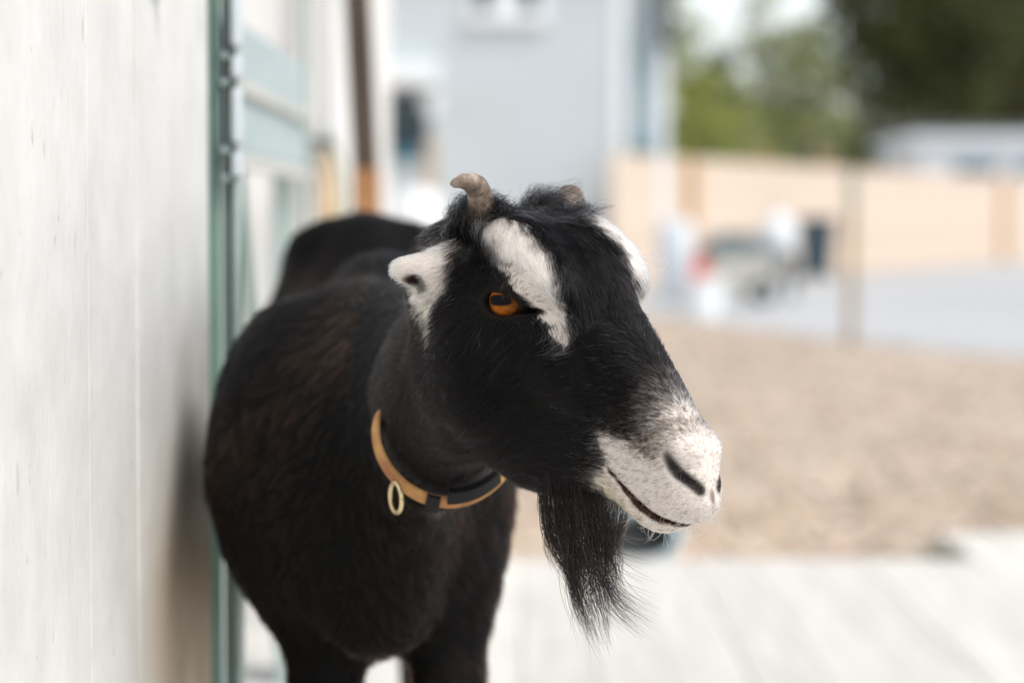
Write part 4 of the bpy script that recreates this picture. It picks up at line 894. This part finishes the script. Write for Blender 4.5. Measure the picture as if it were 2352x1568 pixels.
Ln = Ln * (1 + 0.7 * sm(-4.5, -7.5, a) * sm(70, 40, ph)) * (1 + 0.4 * sm(135, 160, ph) * sm(13, 11, a)) * (1 - 0.3 * we)
Ln = np.where(sm(14, 11.5, a) * sm(120, 128, ph) > 0.5, Ln * 1.2, Ln)
Ln *= (1 - 0.25 * sm(13, 16, a)) * r.uniform(0.65, 1.25, len(Ln))
lift = 0.17 - 0.06 * wy + 0.06 * r.normal(size=len(a)) + 0.12 * sm(-4, -7, a) * sm(70, 40, ph) + 0.0 * a
wp = head_white(h, 0.38); isw = r.uniform(size=len(a)) < wp
wv_ = r.uniform(0.78, 1.14, (len(a), 1)); low = np.clip(sm(92, 112, ph) * sm(-2, -4, a) + sm(120, 150, ph) * sm(11, 13, a) * sm(20, 15, a) * 0.9 + 0.12 * (np.abs(er - 2.2) < 0.7), 0, 1)[:, None]
lowj = np.clip(low + r.normal(size=low.shape) * 0.15, 0, 1)
wv_ = np.where(r.uniform(size=(len(a), 1)) < 0.08, r.uniform(0.10, 0.5, (len(a), 1)), wv_); cw = (WHITE * (1 - lowj) + CREAM * lowj) * wv_
dk = r.uniform(size=(len(a), 1)) * (0.35 + 0.65 * (a > 11))[:, None]
cb = BLACK * (1 - 0.5 * dk) + BROWN * 0.5 * dk
muzf = (a > 14.0)[:, None] & (r.uniform(size=(len(a), 1)) < 0.35); cb = np.where(muzf, np.array([0.16, 0.085, 0.04]) * r.uniform(0.4, 1.3, (len(a), 1)), cb)
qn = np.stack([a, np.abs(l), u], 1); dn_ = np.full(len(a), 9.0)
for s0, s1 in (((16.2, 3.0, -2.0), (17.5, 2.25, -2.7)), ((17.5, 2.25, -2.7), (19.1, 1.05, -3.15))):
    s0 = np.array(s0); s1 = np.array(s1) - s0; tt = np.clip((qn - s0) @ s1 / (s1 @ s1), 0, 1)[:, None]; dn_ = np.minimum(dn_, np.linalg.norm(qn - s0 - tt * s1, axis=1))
cw = cw * (1 - 0.72 * sm(1.15, 0.35, dn_)[:, None] * r.uniform(0.5, 1.0, (len(a), 1)))  # soft shading of the nostril wings painted into the pale hair
flk_ = (a > 4.5) & (a < 13.5) & (ph < 105) & (r.uniform(size=len(a)) < 0.012 * sm(4.5, 9, a)); isw = isw | flk_
shn = r.uniform(size=(len(a), 1)); cb = np.where(shn < 0.08 * sm(-7, -3, a)[:, None], np.array([0.030, 0.036, 0.042]) * r.uniform(0.3, 1.4, (len(a), 1)), cb)  # grey hairs tinted bluish: the coat's sheen is put into strand colour
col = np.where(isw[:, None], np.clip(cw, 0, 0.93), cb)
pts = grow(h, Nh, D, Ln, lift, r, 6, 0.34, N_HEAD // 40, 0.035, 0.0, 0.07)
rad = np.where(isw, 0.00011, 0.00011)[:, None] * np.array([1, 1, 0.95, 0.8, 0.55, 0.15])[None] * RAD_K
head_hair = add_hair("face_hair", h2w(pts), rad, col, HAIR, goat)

# body coat
bface = gf[len(hfc):]; fc = gv[bface].mean(1); dens = np.where((fc[:, 1] < 1.935) | (fc[:, 2] < 0.16), 0, 1.0) * np.where(fc[:, 1] < 2.5, 1.6, 0.7)
P, N = sample_faces(gv, bface, gn, N_BODY, r, dens)
D = np.stack([0.25 * np.sign(P[:, 0] + 0.14), 0.55 + 0 * P[:, 0], -0.9 + 0 * P[:, 0]], 1) + 0.25 * np.stack([wob(P, 30, 11), wob(P, 30, 12), wob(P, 30, 13)], 1)
Ln = (0.016 + 0.004 * wob(P, 15, 14)) * r.uniform(0.6, 1.3, len(P)) * np.where(P[:, 2] < 0.5, 0.5, 1)
brn = sm(-0.2, 0.9, wob(P * np.array([1, 0.4, 1]), 7, 17)) * 0.6 + 0.9 * np.exp(-((P[:, 2] - 0.86 + 1.1 * (-0.18 - P[:, 0])) / 0.035)**2) * (P[:, 0] < -0.13) * (P[:, 1] < 2.5)
brn = np.clip(brn, 0, 1)[:, None] * r.uniform(0.2, 1.0, (len(P), 1))
col = BLACK * (1 - brn) + np.array([0.034, 0.013, 0.006]) * brn
pts = grow(P, N, D, Ln, np.full(len(P), 0.20), r, 5, 0.5, N_BODY // 30)
rad = np.full((len(P), 1), 0.00016) * np.array([1, 1, 0.9, 0.6, 0.15])[None]
add_hair("body_hair", pts, rad, col, BODYH, goat)

# long hair between the horns
def roots(n, sel):
    P, N = sample_faces(gv, hface, gn, n, r, sel.astype(float)); return w2h(P), N @ HR
fa, fl, fu = fh.T; fph = phi_of(fa, fl, fu)
h, Nh = roots(2600, (fa > -9.5) & (fa < -3.2) & (np.abs(fl) < 4.2) & (fph < 55))
D = np.stack([0.55 + 0.35 * r.normal(size=len(h)), 0.75 + 0.15 * h[:, 1] + 0.45 * r.normal(size=len(h)), 0.25 * r.normal(size=len(h))], 1)
Ln = r.uniform(1.8, 4.8, len(h)); pts = grow(h, Nh, D, Ln, r.uniform(0.12, 0.50, len(h)), r, 8, 0.72, 70, 0.07, 0.0)
pts[..., 2] -= (np.linspace(0, 1, 8)[None] ** 2) * Ln[:, None] * 0.18
g_ = (r.uniform(size=(len(h), 1)) < 0.10); col = np.where(g_, 0.45 * WHITE, BLACK * r.uniform(0.8, 2.2, (len(h), 1)))
poll = add_hair("poll_tuft", h2w(pts), np.full((len(h), 1), 0.00010) * np.array([1, 1, 1, .95, .9, .75, .5, .15])[None], col, HAIR, goat)
# nape and hair round the horn bases, standing up a little
h, Nh = roots(3600, ((fa < -7.0) & (fa > -12.5) & (fph < 62)) | ((np.hypot(fa + 6.6, np.abs(fl) - 3.6) < 2.0) & (fu > 0)))
D = np.stack([-0.7 + 0.3 * r.normal(size=len(h)), np.sign(h[:, 1]) * 0.45 + 0.3 * r.normal(size=len(h)), -0.3 + 0.2 * r.normal(size=len(h))], 1)
hb = np.hypot(h[:, 0] + 6.6, np.abs(h[:, 1]) - 3.6) < 2.2
D[hb] = np.stack([0.2 + 0.5 * r.normal(size=hb.sum()), np.sign(h[hb, 1]) * 0.3 + 0.5 * r.normal(size=hb.sum()), 0.6 + 0 * h[hb, 0]], 1)
Ln = r.uniform(1.2, 2.8, len(h)); pts = grow(h, Nh, D, Ln, np.where(hb, r.uniform(0.4, 1.1, len(h)), r.uniform(0.12, 0.38, len(h))), r, 7, 0.6, 130, 0.06)
g_ = (r.uniform(size=(len(h), 1)) < 0.14); col = np.where(g_, 0.5 * WHITE, BLACK * r.uniform(0.8, 2.4, (len(h), 1)))
add_hair("nape_hair", h2w(pts), np.full((len(h), 1), 0.00010) * np.array([1, 1, 1, .9, .75, .5, .15])[None], col, HAIR, goat)

# beard: a dense root that parts into separate locks lower down
NB = 1300
h, Nh = roots(NB, (fa > 6.8) & (fa < 12.2) & (fph > 150)); Pw = h2w(h); cen = Pw.mean(0)
sx = (h[:, 0] - h[:, 0].mean()) / 2.6 + 0.25 * r.normal(size=NB)                  # -1 back .. 1 front
#            x along    toward camera  down    flick right
LOCK = np.array([(-0.85, 0.004, 0.060, -0.002), (-0.62, 0.000, 0.083, 0.000), (-0.40, 0.005, 0.098, 0.002), (-0.18, 0.000, 0.112, 0.004), (0.00, 0.004, 0.122, 0.000),
                 (0.16, -0.002, 0.118, 0.010), (0.32, 0.003, 0.105, 0.020), (0.50, 0.000, 0.110, 0.026), (0.72, 0.004, 0.075, 0.004), (0.95, 0.000, 0.056, -0.003)])
li = np.abs(sx[:, None] - LOCK[None, :, 0] + 0.10 * r.normal(size=(NB, len(LOCK)))).argmin(1); lk = LOCK[li]
axis = np.array([0.021, -0.010, 0.0])                                              # back-to-front along the chin
tipx = cen[None] + lk[:, :1] * axis[None] * 0.92 + np.stack([0.55 * lk[:, 3], -lk[:, 1], 0 * lk[:, 0]], 1) + np.array([0.002, 0, 0])
sub = r.normal(size=(len(LOCK) * 5, 3)) * np.array([0.0019, 0.0024, 0.004]); tipx = tipx + sub[li * 5 + r.integers(0, 5, NB)] + r.normal(size=(NB, 3)) * np.array([0.0010, 0.0010, 0.003])
stray = r.uniform(size=NB) < 0.13; tipx[stray] += r.normal(size=(stray.sum(), 3)) * np.array([0.008, 0.006, 0.008])
LL = lk[:, 2] * np.where(r.uniform(size=NB) < 0.75, r.uniform(0.85, 1.05, NB), r.uniform(0.35, 0.9, NB))
k = 10; t = np.linspace(0, 1, k)[None, :, None]; e = sm(0.0, 0.85, t)
midx = Pw * 0.55 + 0.45 * (cen[None] + lk[:, :1] * axis[None] * 1.25) + lk[:, :1] * np.array([0.007, -0.003, 0.0])[None]
pts = Pw[:, None] * (1 - t) ** 2 + midx[:, None] * 2 * t * (1 - t) + tipx[:, None] * t ** 2
flk = lk[:, 3][:, None, None] * np.maximum(t - 0.6, 0) ** 2 * 3.0 * np.array([1.0, -0.3, 0.0]); pts = pts + flk * (0.6 + 0.8 * r.uniform(size=(NB, 1, 1)))
pts[..., 2] = Pw[:, None, 2] - LL[:, None] * t[..., 0] + (tipx - cen)[:, None, 2] * t[..., 0] * 0.3 + np.abs(flk[..., 0]) * 0.4
pts = pts + 0.0009 * np.sin(t * 7 + 6.28 * r.uniform(size=(NB, 1, 1))) * r.normal(size=(NB, 1, 3)) * t
pts = pts + (0.0042 * np.sin(t * 6.5 + (li * 1.9)[:, None, None]) * t * (1 + 0.4 * r.normal(size=(NB, 1, 1)))) * np.array([1.0, 0.5, 0])
pts = pts + np.array([0.022, -0.005, 0.004]) * np.maximum(t - 0.5, 0) ** 2 * (0.5 + r.uniform(size=(NB, 1, 1)))
bc = r.uniform(size=(NB, 1)); col = np.where(bc < 0.22, np.array([0.035, 0.020, 0.011]), BLACK)
add_hair("beard", pts, np.full((NB, 1), 0.00013) * np.array([1, 1, 1, 1, 1, .95, .9, .75, .5, .12])[None], col, HAIR, goat)

# whiskers: lips, chin, brows
def whisk(n, sel, D0, len_, lift, colr, spread=0.35, rad=0.00008):
    h, Nh = roots(n, sel); D = np.array(D0)[None] * np.stack([np.ones(len(h)), np.sign(h[:, 1]), np.ones(len(h))], 1) + spread * r.normal(size=h.shape)
    Ln = r.uniform(*len_, len(h)); pts = grow(h, Nh, D, Ln, np.full(len(h), lift), r, 7, 0, None, 0.03)
    return pts, np.full((len(h), 1), rad) * np.array([1, 1, .95, .85, .7, .5, .15])[None], np.tile(np.array(colr), (len(h), 1))
ws = [whisk(110, (fa > 13) & (fph > 100) & (fph < 165), (0.1, 0.3, -0.9), (0.8, 1.9), 0.9, (0.82, 0.80, 0.74), 0.35, 0.00010),
      whisk(60, (fa > 16) & (fph > 40), (0.5, 0.4, -0.5), (0.6, 1.3), 1.1, (0.80, 0.78, 0.74)),
      whisk(16, (np.hypot(fa - 0.8, fu - 2.6) < 1.3) & (fl > 4), (0.5, 0.6, 0.35), (2.2, 4.2), 1.0, (0.86, 0.85, 0.83), 0.25, 0.00012),
      whisk(14, (np.hypot(fa - 1.0, fu + 2.6) < 1.3) & (np.abs(fl) > 3), (0.2, 0.3, -0.8), (2.0, 3.6), 0.55, (0.20, 0.19, 0.18), 0.25, 0.00006),
      whisk(90, (np.hypot(fa - 0.2, fu - 1.5) < 0.8) & (np.abs(fl) > 4.5), (0.2, 0.5, -0.1), (0.5, 0.9), 0.8, (0.10, 0.085, 0.06), 0.3)]
add_hair("whiskers", h2w(np.concatenate([w[0] for w in ws])), np.concatenate([w[1] for w in ws]), np.concatenate([w[2] for w in ws]), HAIR, goat)
# ------------------------------------------------------------------ collar
STRAP = plain("tan_webbing", (0.54, 0.30, 0.10), 0.75, 0.0, 45, bump=0.25, dark=(0.28, 0.11, 0.045))
colr = empty("goat_collar", (-0.064, 1.93, 0.77)); tag(colr, "tan strap collar with metal ring and black buckle round the goat's neck", "collar")
cc = np.array([-0.055, 1.925, 0.845]); nn = nrm(np.array([0.16, -0.80, 0.56])); e1 = nrm(np.cross([0, 0, 1.0], nn)); e2 = np.cross(nn, e1)   # e1 right, e2 up-back
if e1[0] < 0: e1 = -e1
def neck_r(dirn):
    t = np.linspace(0.01, 0.2, 400); q = cc[None] + dirn[None] * t[:, None]; s_ = neck_w((q[:, 0], q[:, 1], q[:, 2]))
    return t[np.argmax(s_ > 0)]
ths = np.linspace(0, 2 * math.pi, 97)[:-1]; loop = []
for th in ths:
    d_ = math.cos(th) * e1 + math.sin(th) * e2; rr = neck_r(d_) + 0.002 - 0.016 * float(sm(0.02, 0.40, math.sin(th))) * (math.cos(th) < 0.3) + 0.0115 * float(sm(0.15, -0.75, math.sin(th))) + 0.006 * max(0.0, math.cos(th)) * (math.sin(th) < 0.3); loop.append((d_, rr))
rr_ = np.array([x[1] for x in loop]); kk = np.ones(9) / 9; rr_ = np.convolve(np.concatenate([rr_[-4:], rr_, rr_[:4]]), kk, 'valid')
def strap_part(name, idx, off, half, thick, mat, parent, tilt=0.0, sh=0.0):
    v = []; f = []; n = len(idx); closed = n == len(ths)
    for i in idx:
        d_, _ = loop[i % len(ths)]; p = cc + d_ * (rr_[i % len(ths)] + off); w = nrm(nn + d_ * tilt); p = p + w * sh
        v += [p - w * half, p + w * half, p + w * half + d_ * thick, p - w * half + d_ * thick]
    m = n if closed else n - 1
    for i in range(m):
        a, b = i * 4, ((i + 1) % n) * 4
        for j in range(4): f.append((a + j, a + (j + 1) % 4, b + (j + 1) % 4, b + j))
    if not closed: f += [(3, 2, 1, 0), tuple((n - 1) * 4 + j for j in range(4))]
    me = bpy.data.meshes.new(name); me.from_pydata([tuple(p) for p in v], [], f); me.update()
    bm = bmesh.new(); bm.from_mesh(me); bmesh.ops.recalc_face_normals(bm, faces=bm.faces); bm.to_mesh(me); bm.free()
    me.polygons.foreach_set("use_smooth", np.full(len(me.polygons), True)); me.set_sharp_from_angle(angle=math.radians(50))
    return link(name, me, mat, parent)
strap_part("strap", list(range(96)), 0.0, 0.0052, 0.0022, STRAP, colr, -0.35)
def th_i(deg): return int(round(deg / 360 * 96)) % 96
BKL = plain("black_plastic", (0.006, 0.006, 0.007), 0.5, 0.1, 30, spec=0.2)
strap_part("buckle", [i for i in range(th_i(268), th_i(268) + 10)], 0.0010, 0.0060, 0.005, BKL, colr, -0.35, 0.0095)
strap_part("slider", [th_i(256), th_i(256) + 1, th_i(256) + 2], 0.0024, 0.0072, 0.0025, BKL, colr, -0.35)
strap_part("buckle_tab", [th_i(318), th_i(318) + 1, th_i(318) + 2, th_i(318) + 3], 0.0024, 0.0075, 0.007, plain("blue_grey_plastic", (0.10, 0.19, 0.25), 0.4), colr, -0.35, 0.008)
i = th_i(238); d_, _ = loop[i]; pr = cc + d_ * (rr_[i] + 0.005); tang = nrm(np.cross(nn, d_))
rc_ = pr + np.array([0, -0.004, -0.010]); ra = nrm(np.array([0.45, -0.25, 0.0])); rb = nrm(np.array([0.05, 0.1, -1.0]))
ring = [tuple(rc_ + 0.0120 * (math.cos(t) * nrm(np.array([0.34, -0.75, 0.05])) + math.sin(t) * rb)) for t in np.linspace(0, 2 * math.pi, 33)]
tube("ring", ring, 0.0017, plain("brass", (0.72, 0.58, 0.33), 0.28, 0.15, 40, metal=0.8), colr, 10)
